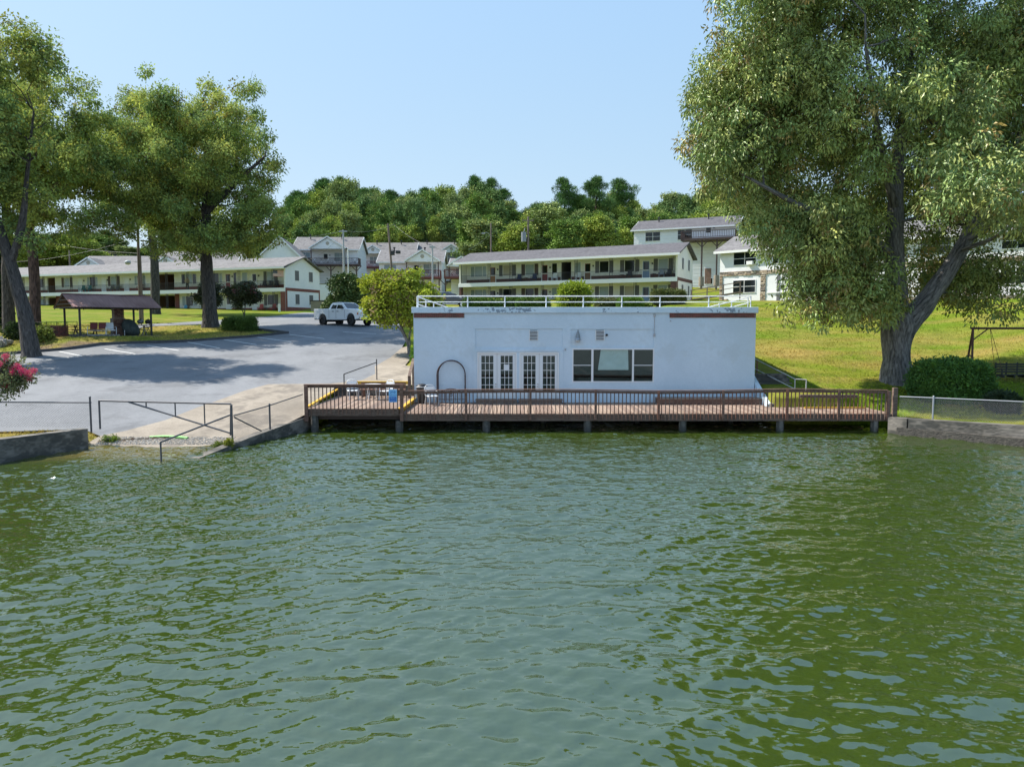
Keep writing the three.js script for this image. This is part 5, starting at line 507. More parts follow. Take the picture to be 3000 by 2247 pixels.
{
  const y = hgt(-13.9, 62) + 0.03, t = thing('pickup_truck', 'white four door pickup truck parked beside the small yellow green tree', 'truck', [-14.15, y, -62.6], -0.64), W = 0.97;
  const s = new THREE.Shape(); s.moveTo(-2.88, 0.62); s.lineTo(-2.4, 0.58); s.absarc(-1.82, 0.5, 0.55, PI * 0.96, 0.04, true); s.lineTo(1.15, 0.52); s.absarc(1.75, 0.5, 0.55, PI * 0.98, 0.04, true); s.lineTo(2.72, 0.6); s.quadraticCurveTo(2.86, 0.8, 2.82, 1.12); s.quadraticCurveTo(2.7, 1.24, 2.3, 1.29); s.lineTo(1.15, 1.35); s.lineTo(-0.98, 1.35); s.lineTo(-1.0, 1.36); s.lineTo(-2.9, 1.36); s.quadraticCurveTo(-2.94, 1.0, -2.88, 0.62);
  part('body', [new THREE.ExtrudeGeometry(s, { depth: 2 * W - 0.12, bevelEnabled: true, bevelSize: 0.05, bevelThickness: 0.06, bevelSegments: 3, curveSegments: 14 }).translate(0, 0, -W + 0.06)], mat.carWhite, t);
  part('bed_liner', [B(-2.75, -1.1, 1.37, 1.415, -0.82, 0.82)], mat.black, t);
  const c = cabin([[-1.06, 1.34], [-0.9, 1.78], [-0.7, 1.92], [0.1, 1.96], [0.42, 1.9], [1.28, 1.36]], 1.86, 1.42, 1.35, 1.93); part('cab', [c.g], mat.carWhite, t);
  const win = []; for (const sg of [1, -1]) { const P = (x, yy) => V3(x, yy, sg * c.half(yy)), n = V3(0, 0.3, sg).normalize(); win.push([P(-0.78, 1.4), P(-0.1, 1.4), P(-0.08, 1.82), P(-0.62, 1.8)].map((p) => p), [P(0.0, 1.4), P(0.92, 1.4), P(0.36, 1.84), P(0.02, 1.84)]); const w2 = win.slice(-2); for (const q of w2) part('side_window', [glassQuad(sg > 0 ? q : q.slice().reverse(), n, 0.016)], mat.glass, t); }
  { const f = (yy, m) => { const tt = (yy - 1.36) / 0.54, x = lerp(1.28, 0.42, tt); return V3(x, yy, m * (c.half(yy) - 0.1)); }; part('windshield', [glassQuad([f(1.42, 1), f(1.42, -1), f(1.86, -1), f(1.86, 1)], V3(0.55, 0.83, 0).normalize(), 0.02)], mat.glass, t); }
  part('hood_line', [RB(1.3, 2.6, 1.3, 1.36, -0.62, 0.62, 0.03, 2)], mat.carWhite, t);
  const gr = part('grille', [RB(2.8, 2.9, 0.78, 1.2, -0.52, 0.52, 0.04, 2)], mat.chrome, t); for (const [za, zb] of [[-0.46, -0.05], [0.05, 0.46]]) for (const [ya, yb] of [[0.82, 0.96], [1.02, 1.15]]) part('grille_opening', [B(2.89, 2.908, ya, yb, za, zb)], mat.navy, gr);
  part('bumper', [RB(2.74, 2.99, 0.46, 0.74, -0.96, 0.96, 0.05, 2)], mat.chrome, t); part('bumper_opening', [B(2.98, 2.996, 0.52, 0.6, -0.5, 0.5)], mat.black, t);
  for (const sg of [1, -1]) { part('headlight', [RB(2.62, 2.83, 0.86, 1.1, sg * 0.75 - 0.19, sg * 0.75 + 0.19, 0.04, 2)], mat.lens, t); part('turn_signal', [RB(2.55, 2.72, 0.88, 1.06, sg * 0.945 - 0.03, sg * 0.945 + 0.04, 0.02)], mat.amber, t); part('mirror', [RB(0.72, 0.86, 1.38, 1.62, sg * 1.12 - 0.1, sg * 1.12 + 0.1, 0.04, 2), bar([0.8, 1.42, sg * 0.9], [0.79, 1.46, sg * 1.05], 0.03)], mat.black, t); part('handle', [RB(-0.55, -0.32, 1.16, 1.21, sg * 0.985 - 0.015, sg * 0.985 + 0.02, 0.008), RB(0.05, 0.28, 1.16, 1.21, sg * 0.985 - 0.015, sg * 0.985 + 0.02, 0.008)], mat.black, t); part('door_seam', [B(-0.96, -0.945, 0.6, 1.33, sg * 0.976 - 0.006, sg * 0.976 + 0.006), B(-0.06, -0.045, 0.6, 1.33, sg * 0.976 - 0.006, sg * 0.976 + 0.006), B(1.0, 1.015, 0.6, 1.33, sg * 0.976 - 0.006, sg * 0.976 + 0.006)], mat.shutter, t); part('tail_light', [RB(-2.95, -2.88, 0.9, 1.25, sg * 0.9 - 0.07, sg * 0.9 + 0.07, 0.02)], mat.doorRed, t); part('wheel_well', [new THREE.CylinderGeometry(0.54, 0.54, 0.2, 20, 1, false, PI / 2, PI).rotateX(PI / 2).translate(-1.82, 0.5, sg * 0.8), new THREE.CylinderGeometry(0.54, 0.54, 0.2, 20, 1, false, PI / 2, PI).rotateX(PI / 2).translate(1.75, 0.5, sg * 0.8)], mat.black, t); wheel(t, -1.82, sg * 0.88, 0.42, 0.3, mat.rimDark); wheel(t, 1.75, sg * 0.88, 0.42, 0.3, mat.rimDark); }
  part('chassis', [B(-2.6, 2.5, 0.42, 0.62, -0.5, 0.5), B(-2.95, -2.8, 0.5, 0.68, -0.9, 0.9)], mat.black, t); part('exhaust', [bar([-1.7, 0.4, -0.86], [-1.7, 0.4, 0.86], 0.09)], mat.black, t);
}
{
  const x = -6.9, D = 84, t = thing('parked_car', 'black sport utility car parked on the terrace behind the roof railing', 'car', [x, max(6.38, hgt(x, D) + 0.02), -D], -0.14);
  const s = new THREE.Shape(); s.moveTo(-2.35, 0.5); s.absarc(-1.4, 0.42, 0.44, PI * 0.95, 0.05, true); s.lineTo(0.98, 0.38); s.absarc(1.42, 0.42, 0.44, PI * 0.95, 0.05, true); s.lineTo(2.3, 0.48); s.quadraticCurveTo(2.42, 0.7, 2.3, 0.9); s.quadraticCurveTo(1.8, 1.05, 1.1, 1.1); s.lineTo(-2.2, 1.12); s.quadraticCurveTo(-2.42, 0.95, -2.35, 0.5);
  part('body', [new THREE.ExtrudeGeometry(s, { depth: 1.74, bevelEnabled: true, bevelSize: 0.05, bevelThickness: 0.06, bevelSegments: 3, curveSegments: 12 }).translate(0, 0, -0.87)], mat.carBlack, t);
  const c = cabin([[-2.25, 1.1], [-2.0, 1.55], [-1.6, 1.72], [-0.2, 1.76], [0.3, 1.66], [1.2, 1.1]], 1.78, 1.3, 1.1, 1.72); part('cab', [c.g], mat.carBlack, t);
  for (const sg of [1, -1]) { const P = (x, yy) => V3(x, yy, sg * c.half(yy)), n = V3(0, 0.35, sg).normalize(); for (const q of [[P(-1.9, 1.16), P(-1.1, 1.16), P(-1.1, 1.58), P(-1.7, 1.55)], [P(-1.02, 1.16), P(-0.2, 1.16), P(-0.2, 1.62), P(-1.02, 1.6)], [P(-0.12, 1.16), P(0.85, 1.16), P(0.15, 1.6), P(-0.12, 1.62)]]) part('side_window', [glassQuad(sg > 0 ? q : q.reverse(), n, 0.016)], mat.glass, t); part('sill_trim', [B(-0.95, 0.95, 0.42, 0.47, sg * 0.93 - 0.01, sg * 0.93 + 0.015)], mat.chrome, t); wheel(t, -1.4, sg * 0.82, 0.37, 0.24, mat.chrome); wheel(t, 1.42, sg * 0.82, 0.37, 0.24, mat.chrome); part('tail_light', [RB(-2.4, -2.2, 0.9, 1.05, sg * 0.75 - 0.12, sg * 0.75 + 0.12, 0.02)], mat.doorRed, t); part('roof_rail', [bar([-1.7, 1.76, sg * 0.6], [0.1, 1.8, sg * 0.6], 0.025)], mat.chrome, t); }
  { const f = (yy, m) => V3(lerp(1.2, 0.3, (yy - 1.1) / 0.56), yy, m * (c.half(yy) - 0.08)); part('windshield', [glassQuad([f(1.14, 1), f(1.14, -1), f(1.62, -1), f(1.62, 1)], V3(0.53, 0.85, 0), 0.02)], mat.glass, t); }
}
// ---------------------------------------------------------------- pavilion
const PX = -30.14, PD = 55, PY = 3.68, PT = 0.8;   // its slab
{
  const p = thing('pavilion', 'open picnic pavilion with rusty red metal gable roof on black posts', 'pavilion', [PX, PY, -PD], PT), hw = 2.4, hd = 1.9;
  part('slab', [B(-hw - 0.5, hw + 0.6, -0.4, 0.06, -hd - 0.5, hd + 0.4)], mat.wallConc, p);
  for (const x of [-hw, hw]) for (const z of [-hd + 0.1, hd - 0.1]) part('post', [B(x - 0.06, x + 0.06, 0.06, 2.02, z - 0.06, z + 0.06)], mat.iron, p); 
  part('beam', [B(-hw - 0.3, hw + 0.3, 2.02, 2.16, hd - 0.17, hd - 0.03), B(-hw - 0.3, hw + 0.3, 2.02, 2.16, -hd + 0.03, -hd + 0.17)], mat.iron, p);
  const rise = 0.98, run = hd + 0.5; // corrugated sheets, one part per slope
  for (const s of [1, -1]) { const g = new THREE.PlaneGeometry(1, 1, 150, 1), q = g.attributes.position; for (let i = 0; i < q.count; i++) { const u = q.getX(i) + 0.5, v = q.getY(i) + 0.5, x = lerp(-hw - 0.6, hw + 0.6, u), rib = 0.014 * (cos(x * 2 * PI / 0.2) > 0.55 ? 1 : -0.2); q.setXYZ(i, x, 2.1 + rise * v + rib, s * run * (1 - v)); } if (s < 0) g.index.array.reverse(); g.computeVertexNormals(); part('roof_sheet', [g], mat.metalRoof, p); }
  part('ridge_cap', [B(-hw - 0.62, hw + 0.62, 3.075, 3.115, -0.1, 0.1)], mat.metalRoof, p);
  for (const x of [-hw - 0.5, -hw * 0.4, hw * 0.4, hw + 0.5]) part('rafter', [beam([x, 2.03, run - 0.03], [x, 3.02, 0], 0.05, 0.09), beam([x, 2.03, -run + 0.03], [x, 3.02, 0], 0.05, 0.09), B(x - 0.025, x + 0.025, 2.05, 2.12, -run + 0.2, run - 0.2), ...(abs(x) > 2.5 ? [B(x - 0.025, x + 0.025, 2.3, 2.36, -run * 0.72, run * 0.72), B(x - 0.025, x + 0.025, 2.6, 2.66, -run * 0.45, run * 0.45)] : [])], mat.iron, p);
}
const onSlab = (x, z, o = {}) => { const c = cos(PT), s = sin(PT); return [PX + x * c + z * s, PY + 0.065, -PD - x * s + z * c]; };
{ // brick barbecue chimney, brick by brick
  const t = thing('brick_fireplace', 'tan brick barbecue chimney inside the pavilion', 'fireplace', onSlab(0.65, 0), PT), R = rng(71), bg = uvm(new THREE.BoxGeometry(0.21, 0.068, 0.1)); part('core', [B(-0.4, 0.4, 0, 1.3, -0.4, 0.4), B(-0.3, 0.3, 1.3, 2.6, -0.3, 0.3)], mat.mortar, t);
  for (let r = 0; r < 30; r++) { const y = 0.04 + r * 0.078, w = r < 16 ? 0.43 : 0.33; for (let k = 0; k < (r < 16 ? 4 : 3); k++) { const n = r < 16 ? 4 : 3, u = (k + 0.5 + (r % 2 ? 0.12 : -0.12)) / n * 2 * w - w; for (const [x, z, ry] of [[u, w - 0.02, 0], [w - 0.02, u, PI / 2]]) { const o = new THREE.Mesh(bg, R() < 0.5 ? mat.brickTan : mat.brickDark); o.name = 'brick'; o.position.set(x, y, z + (R() - 0.5) * 0.008); o.rotation.y = ry; o.castShadow = o.receiveShadow = true; t.add(o); } } }
}
function picnicTable(pos, turn, label, m, round) { const t = thing('picnic_table', label, 'table', pos, turn, 'tables in the pavilion'); for (let i = 0; i < 5; i++) part('top_plank', [B(-0.9, 0.9, 0.72, 0.76, -0.36 + i * 0.148, -0.36 + i * 0.148 + 0.138)], m, t); for (const z of [-0.75, 0.75]) part('seat', [B(-0.9, 0.9, 0.42, 0.46, z - 0.14, z + 0.14)], m, t); for (const x of [-0.65, 0.65]) part('leg', [beam([x, 0, 0.6], [x, 0.72, -0.25], 0.05, 0.1), beam([x, 0, -0.6], [x, 0.72, 0.25], 0.05, 0.1), B(x - 0.025, x + 0.025, 0.38, 0.42, -0.85, 0.85)], m, t); return t; }
picnicTable(onSlab(-1.35, -0.8), PT, 'dark red picnic table under the pavilion', mat.brownWood); picnicTable(onSlab(2.2, -1.0), 0.2, 'grey picnic table at the chimney end of the pavilion', mat.greyMetal);
{ const t = thing('folding_table', 'black folding table carrying kettle grills under the pavilion', 'table', onSlab(2.05, 0.75), 0.15); part('top', [RB(-0.85, 0.85, 0.74, 0.79, -0.33, 0.33, 0.015)], mat.black, t); for (const x of [-0.5, 0.5]) part('leg', [bar([x - 0.28, 0, 0], [x + 0.2, 0.74, 0.2], 0.02), bar([x + 0.28, 0, 0], [x - 0.2, 0.74, -0.2], 0.02)], mat.iron, t);
  for (const [x, m, l] of [[-0.05, mat.greyMetal, 'small grey tabletop grill on the folding table'], [0.55, mat.dark, 'dark round kettle grill on the folding table']]) { const q = onSlab(2.05 + x * 0.7, 0.75 + x * 0.7), g = thing('kettle_grill', l, 'grill', [q[0], q[1] + 0.795, q[2]]); part('bowl', [new THREE.SphereGeometry(0.24, 16, 10).scale(1, 0.75, 1).translate(0, 0.24, 0)], m, g); part('leg', [bar([-0.15, 0, 0.1], [-0.1, 0.12, 0.05], 0.015), bar([0.15, 0, 0.1], [0.1, 0.12, 0.05], 0.015), bar([0, 0, -0.15], [0, 0.12, -0.1], 0.015)], mat.black, g); part('handle', [bar([0, 0.42, 0], [0, 0.48, 0], 0.03)], mat.black, g); } }
function glider(pos, turn, label, m, seats) { const t = thing('metal_glider', label, 'seat', pos, turn, 'metal lawn seats in the pavilion'), w = seats * 0.27; for (let i = 0; i < seats; i++) { const x = -w + 0.27 + i * 0.54; part('backrest', [new RoundedBoxGeometry(0.5, 0.5, 0.04, 3, 0.018).rotateX(-0.25).translate(x, 0.72, -0.2)], m, t); part('seat', [new RoundedBoxGeometry(0.5, 0.05, 0.48, 2, 0.02).translate(x, 0.42, 0.05)], m, t); } part('frame', [tube([[-w - 0.05, 0.6, -0.2], [-w - 0.05, 0.62, 0.25], [-w - 0.05, 0.35, 0.32], [-w - 0.05, 0.03, 0.25], [-w - 0.05, 0.03, -0.3]], 0.022), tube([[w + 0.05, 0.6, -0.2], [w + 0.05, 0.62, 0.25], [w + 0.05, 0.35, 0.32], [w + 0.05, 0.03, 0.25], [w + 0.05, 0.03, -0.3]], 0.022), bar([-w, 0.38, 0.28], [w, 0.38, 0.28], 0.02), bar([-w, 0.04, 0.25], [w, 0.04, 0.25], 0.02)], mat.whitePlastic, t); return t; }
glider(onSlab(-1.05, 1.0), 0.3, 'dark red shell back two seat glider with white frame in pavilion', mat.redPaint, 2); glider(onSlab(-0.2, 1.05), 0.7, 'white metal lawn chair beside the barbecue chimney', mat.whitePlastic, 1);
{ const t = thing('covered_grill', 'barbecue grill under a dark green tarpaulin beside the chimney', 'grill', onSlab(1.1, 1.0), 0.2), g = new THREE.SphereGeometry(0.6, 28, 20), p = g.attributes.position; for (let i = 0; i < p.count; i++) { const x = p.getX(i), y = p.getY(i), z = p.getZ(i), low = sm(0.1, -0.5, y), f = 1 + 0.06 * n3(x * 4, y * 2, z * 4) + low * 0.16 + 0.05 * low * sin(atan2(z, x) * 9); p.setXYZ(i, x * f * 0.95 + (0.35 - y) * 0.28, max(0, (y + 0.5) * 1.12), z * f * 0.8); } g.computeVertexNormals(); part('tarpaulin', [g], mat.tarp, t); part('cart_leg', [bar([-0.2, 0, 0.42], [-0.2, 0.4, 0.42], 0.02)], mat.whitePlastic, t); }
{ // iron fence and brick planter before the pavilion
  const t = thing('garden_fence', 'black iron pipe fence beside the pavilion', 'fence', [0, 0, 0]); const a = [-35.9, 54.4], b = [-32.6, 55.2], c = [-31, 56.9], seg = (p, q) => { const n = 5; for (let i = 0; i <= n; i++) { const x = lerp(p[0], q[0], i / n), D = lerp(p[1], q[1], i / n), y = hgt(x, D); part('post', [bar([x, y - 0.1, -D], [x, y + 1.1, -D], 0.022)], mat.iron, t); } for (const h of [0.35, 0.72, 1.1]) part('rail', [bar([p[0], hgt(...p) + h, -p[1]], [q[0], hgt(...q) + h, -q[1]], 0.018)], mat.iron, t); }; seg(a, b); seg([-38, 52.6], a);
  const pl = thing('brick_planter', 'round dark brick planter ring on the grass before the pavilion', 'planter', [-33.0, hgt(-33, 52.6) - 0.1, -52.6]), R = rng(73), bg = uvm(new THREE.BoxGeometry(0.24, 0.075, 0.12)); part('fill', [new THREE.CylinderGeometry(1.0, 1.0, 0.8, 24).translate(0, 0.4, 0)], mat.mulch, pl); for (let r = 0; r < 11; r++) for (let i = 0; i < 26; i++) { const a2 = (i + (r % 2) * 0.5) / 26 * 2 * PI; if (sin(a2) < -0.45) continue; const o = new THREE.Mesh(bg, R() < 0.5 ? mat.brickDark : mat.brick); o.name = 'brick'; o.castShadow = o.receiveShadow = true; o.position.set(cos(a2) * 1.06, 0.05 + r * 0.083, sin(a2) * 1.06); o.rotation.y = PI / 2 - a2; pl.add(o); }
  const sl = thing('stone_edging', 'flat stone slab edging along the pavilion slab', 'edging', [-30.6, hgt(-30.6, 53.9), -53.9]); for (let i = 0; i < 5; i++) part('slab', [RB(-1.9 + i * 0.74, -1.9 + i * 0.74 + 0.7, -0.1, 0.16 + 0.02 * (i % 2), -0.25, 0.25, 0.03)], mat.rock, sl);
  const rocks = [], g = new THREE.IcosahedronGeometry(0.3, 1); for (let i = 0; i < 26; i++) { const x = -37.6 + R() * 3.2, D = 49.2 + R() * 1.7, q = g.clone(), p = q.attributes.position; if (i < 8) { for (let k = 0; k < p.count; k++) { const f = 0.75 + 0.5 * abs(n3(p.getX(k) * 3 + i, p.getY(k) * 3, p.getZ(k) * 3)); p.setXYZ(k, p.getX(k) * f * 1.2, p.getY(k) * f * 0.8, p.getZ(k) * f); } q.computeVertexNormals(); rocks.push(uvm(q)); } const o = new THREE.Mesh(rocks[i % 8], mat.rock); o.name = numbered('rock'); o.castShadow = o.receiveShadow = true; o.position.set(x, hgt(x, D) + 0.12 + 0.25 * R(), -D); o.rotation.set(R() * 3, R() * 6, R() * 3); o.scale.setScalar(0.7 + 0.6 * R()); tag(o, 'pale rough rock in the pile beside the leaning oak', 'rock', 'pile of pale rocks'); scene.add(o); }
}
// ---------------------------------------------------------------- fences, gate, ramp
function chainLink(name, label, pts, h, postsAt, m, cell = 0.09) { // pts: [x, y, D]; wires, rail and posts
  const t = thing(name, label, 'fence'), wires = [], W = 0.0022;
  for (let i = 0; i + 1 < pts.length; i++) { const [x0, y0, D0] = pts[i], [x1, y1, D1] = pts[i + 1], L = hypot(x1 - x0, D1 - D0), at = (s, v) => [lerp(x0, x1, s / L), lerp(y0, y1, s / L) + v, -lerp(D0, D1, s / L)]; const line = (s0, v0, s1, v1) => { if (s0 > s1) [s0, v0, s1, v1] = [s1, v1, s0, v0]; if (s0 < 0) { v0 += (v1 - v0) * (-s0 / (s1 - s0)); s0 = 0; } if (s1 > L) { v1 -= (v1 - v0) * ((s1 - L) / (s1 - s0)); s1 = L; } if (s1 - s0 > 0.02) wires.push(bar(at(s0, v0), at(s1, v1), W, W, 3)); }; for (let s = -h; s < L + h; s += cell) { line(s, 0.03, s + h, h); line(s + h, 0.03, s, h); } part('top_rail', [bar(at(0, h), at(L, h), 0.024)], m, t); }
  part('chain_link_mesh', wires, m, t, { kind: 'stuff' }); for (const [x, y, D, hh] of postsAt) part('post', [bar([x, y - 0.15, -D], [x, y + (hh ?? h) + 0.04, -D], 0.036, 0.036, 8), new THREE.SphereGeometry(0.042, 8, 6).translate(x, y + (hh ?? h) + 0.05, -D)], m, t); return t;
}
const fenceDark = plain(0.1, 0.1, 0.11, 0.5, { metalness: 0.4 });
chainLink('chain_link_fence', 'galvanised chain link fence on the cracked seawall beside the round bush', [[16.1, 0.66, 30.35], [17.0, 0.68, 29.6], [19.4, 0.72, 27.6], [24.5, 0.74, 23.2]], 0.85, [[17.05, 0.68, 29.55], [19.45, 0.72, 27.55], [22, 0.73, 25.4]], mat.galv);
chainLink('chain_link_fence', 'dark chain link fence between dry grass and parking lot', [[-15.75, 0.62, 27.35], [-18.6, 0.7, 26.7], [-23, 0.75, 25.7]], 0.95, [[-15.8, 0.6, 27.35, 1.12], [-20.5, 0.72, 26.3]], fenceDark);
chainLink('chain_link_fence', 'dark chain link fence climbing the ramp wall to the deck', [[-10.15, 0.22, 26.6], [-9.55, 0.36, 28.5], [-8.85, 0.6, 30.9]], 0.95, [[-10.2, 0.2, 26.55, 1.3], [-9.5, 0.37, 28.6]], fenceDark);
{ const t = thing('swing_gate', 'dark steel pipe gate closed across the boat ramp', 'gate'), q = (x, y, z) => [x, y, z], A = [-15.35, 1.66, -27.15], Bp = [-10.3, 1.58, -26.75]; part('top_bar', [bar(A, Bp, 0.035, 0.035, 8)], fenceDark, t); part('brace', [bar([-14.2, 1.62, -27.05], [-10.35, 0.5, -26.76], 0.032, 0.032, 8)], fenceDark, t); for (const k of [0.36, 0.58, 0.8]) { const x = lerp(A[0], Bp[0], k), z = lerp(A[2], Bp[2], k), top = lerp(A[1], Bp[1], k), bot = lerp(1.62, 0.5, (x + 14.2) / 3.85); part('upright', [bar([x, top, z], [x, bot, z], 0.024)], fenceDark, t); } part('end_bar', [bar([-15.35, 0.6, -27.15], A, 0.035), bar([-10.35, 0.42, -26.76], Bp, 0.03)], fenceDark, t);
  const u = thing('ramp_handrail', 'dark pipe handrail sloping down beside the ramp into the water', 'handrail'); part('rail', [bar([-10.25, 1.2, -26.5], [-11.55, 0.62, -23.9], 0.03)], fenceDark, u); part('post', [bar([-11.55, -0.6, -23.9], [-11.55, 0.62, -23.9], 0.03)], fenceDark, u); part('brace', [bar([-10.15, 1.1, -26.65], [-9.6, 0.42, -27.9], 0.026)], fenceDark, u);
  const v = thing('pipe_handrail', 'black pipe handrail on the concrete above the raised deck', 'handrail'); part('rail', [bar([-8.35, 2.05, -36.4], [-7.05, 2.55, -38.2], 0.026)], mat.iron, v); part('post', [bar([-8.35, 0.95, -36.4], [-8.35, 2.05, -36.4], 0.03)], mat.iron, v); part('post', [bar([-7.05, 1.5, -38.2], [-7.05, 2.72, -38.2], 0.03)], mat.iron, v); }
{ const g = new THREE.TubeGeometry(new THREE.CatmullRomCurve3([V3(-13.9, 0.17, -27.95), V3(-13.3, 0.2, -27.9), V3(-12.7, 0.19, -27.8), V3(-12.35, 0.17, -27.72)]), 20, 0.055, 10); tag(part('pool_noodle', [g], mat.noodle, scene), 'green foam pool noodle lying on the boat ramp', 'pool noodle'); }
{ const R = rng(88), st = []; for (let i = 0; i < 1500; i++) { const D = 27.15 + R() * 0.8, x = lerp(-15.6, -10.6, R()), r = 0.012 + 0.028 * R(), tone = 0.6 + 0.8 * R(); st.push({ p: V3(x, hgt(x, D) + 0.03, -D), rx: R() * 3, ry: R() * 3, rz: R() * 3, s: r, c: [0.34, 0.31, 0.27].map((q) => q * tone) }); } const holder = new THREE.Group(); const o = scatter('shore_gravel', new THREE.IcosahedronGeometry(1, 0), plain(1, 1, 1, 0.9), st, holder); scene.add(o); tag(o, 'pale gravel washed up along the edge of the boat ramp', 'gravel', null, 'stuff'); const dd = []; for (let i = 0; i < 260; i++) { const u = R(), x = lerp(-15.6, -12.6, u), D = 27.45 + 0.5 * u + (R() - 0.5) * 0.16; dd.push({ p: V3(x, hgt(x, D) + 0.035, -D), rx: R() * 3, ry: R() * 6, rz: R() * 0.4, s: 0.2 + 0.3 * R(), c: [0.1 + 0.1 * R(), 0.055 + 0.05 * R(), 0.03] }); } const o2 = scatter('drift_litter', SP.tiny, LM.hedge, dd, holder); scene.add(o2); tag(o2, 'brown drift line of dead leaves across the ramp', 'litter', null, 'stuff'); }
{ const t = thing('yellow_curb', 'yellow painted step edging between raised deck and concrete walk', 'curb'); part('riser', [B(-8.3, -5.05, 1.53, 1.68, -36.7, -36.52)], mat.yellow, t); part('edge', [beam([-8.7, 1.0, -31.0], [-8.7, 1.3, -36.4], 0.14, 0.07)], mat.yellow, t);  }
// ---------------------------------------------------------------- deck furniture, arch, sign
function meshChair(pos, turn, label) { const t = thing('patio_chair', label, 'chair', pos, turn, 'white patio chairs on the deck'), m = mat.whitePlastic; part('seat', [new RoundedBoxGeometry(0.5, 0.05, 0.48, 2, 0.02).translate(0, 0.42, 0)], m, t); part('backrest', [tube([[-0.24, 0.42, -0.22], [-0.26, 0.75, -0.28], [-0.15, 0.9, -0.31], [0.15, 0.9, -0.31], [0.26, 0.75, -0.28], [0.24, 0.42, -0.22]], 0.016, 30), B(-0.22, 0.22, 0.5, 0.85, -0.285, -0.275)], m, t); for (const x of [-0.22, 0.22]) { part('leg', [bar([x, 0, 0.24], [x, 0.62, 0.2], 0.014)], m, t); part('leg', [bar([x * 1.1, 0, -0.3], [x, 0.45, -0.2], 0.014)], m, t); part('armrest', [bar([x * 1.12, 0.62, 0.22], [x * 1.12, 0.64, -0.26], 0.016)], m, t); } return t; }
meshChair([-3.72, 0.765, -34.0], 0.5, 'white patio chair beside the black bin at the garden arch'); meshChair([-7.5, 0.975, -34.5], 0.4, 'white patio chair at the ramp edge of the raised deck'); meshChair([-5.9, 0.975, -34.3], -0.6, 'white patio chair behind the blue sign'); 
{ const t = thing('round_patio_table', 'small white wire patio table on the raised deck', 'table', [-6.6, 0.975, -34.6]); part('top', [new THREE.CylinderGeometry(0.42, 0.42, 0.03, 24).translate(0, 0.7, 0)], mat.whitePlastic, t); for (let i = 0; i < 4; i++) { const a = i * PI / 2 + 0.4; part('leg', [bar([cos(a) * 0.34, 0, sin(a) * 0.34], [cos(a) * 0.2, 0.7, sin(a) * 0.2], 0.016)], mat.whitePlastic, t); } }
{ const t = thing('wood_bench', 'brown slatted wooden bench on the raised deck', 'bench', [-6.3, 0.975, -35.6]); for (let i = 0; i < 3; i++) part('back_slat', [B(-1.1, 1.1, 0.42 + i * 0.1, 0.5 + i * 0.1, -0.26 - i * 0.03, -0.22 - i * 0.03)], mat.rail, t); for (let i = 0; i < 3; i++) part('seat_slat', [B(-1.1, 1.1, 0.36, 0.395, -0.2 + i * 0.15, -0.07 + i * 0.15)], mat.rail, t); for (const x of [-0.95, 0.95]) part('leg', [B(x - 0.04, x + 0.04, 0, 0.358, 0.14, 0.22), B(x - 0.04, x + 0.04, 0, 0.418, -0.32, -0.27)], mat.rail, t); }
{ const t = thing('trash_bin', 'black kettle bin with lid beside the white patio chair', 'bin', [-4.28, 0.765, -34.75]); part('bin_body', [new THREE.CylinderGeometry(0.26, 0.21, 0.78, 18).translate(0, 0.39, 0)], mat.black, t); part('lid', [new THREE.SphereGeometry(0.28, 18, 8, 0, 2 * PI, 0, PI / 2).scale(1, 0.5, 1).translate(0, 0.8, 0)], mat.black, t); part('rim', [new THREE.TorusGeometry(0.27, 0.018, 6, 22).rotateX(PI / 2).translate(0, 0.79, 0)], mat.whitePlastic, t); }
{ const x0 = FX(1282), x1 = FX(1364), z = -34.9, t = thing('garden_arch', 'rusty metal garden arch with a low scroll gate against white wall', 'arch', [0, 0, 0]), cx = (x0 + x1) / 2, r = (x1 - x0) / 2, ys = 2.12, m = plain(0.055, 0.025, 0.022, 0.55); for (const [dz, k] of [[0, 1], [-0.3, 0.96]]) { for (const s of [-1, 1]) part('upright', [bar([cx + s * r * k, 0.76, z + dz], [cx + s * r * k, ys, z + dz], 0.03)], m, t); const pts = []; for (let i = 0; i <= 16; i++) { const a = PI - i / 16 * PI; pts.push([cx + cos(a) * r * k, ys + sin(a) * r * 1.0, z + dz]); } part('hoop', [tube(pts, 0.027, 40)], m, t); }
  for (const s of [-1, 1]) part('rung', [0.2, 0.6, 1.0, 1.3].map((y) => bar([cx + s * r, 0.76 + y, z], [cx + s * r * 0.96, 0.76 + y, z - 0.3], 0.01)), m, t);
  const gt = part('gate', [tube(Array.from({ length: 9 }, (_, i) => [lerp(x0 + 0.04, x1 - 0.04, i / 8), 1.25 + 0.2 * sin(i / 8 * PI), z + 0.03]), 0.022, 24), bar([x0 + 0.04, 0.95, z + 0.03], [x1 - 0.04, 0.95, z + 0.03], 0.014)], m, t); for (let i = 1; i < 12; i++) { const x = lerp(x0 + 0.04, x1 - 0.04, i / 12); part('picket', [bar([x, 0.86, z + 0.03], [x, 1.25 + 0.2 * sin(i / 12 * PI), z + 0.03], i === 3 || i === 9 ? 0.018 : 0.011)], m, gt); } part('scroll', [new THREE.TorusGeometry(0.07, 0.012, 6, 18).translate(cx, 1.3, z + 0.03), new THREE.TorusGeometry(0.055, 0.012, 6, 18).translate(cx, 1.16, z + 0.03)], m, gt); }
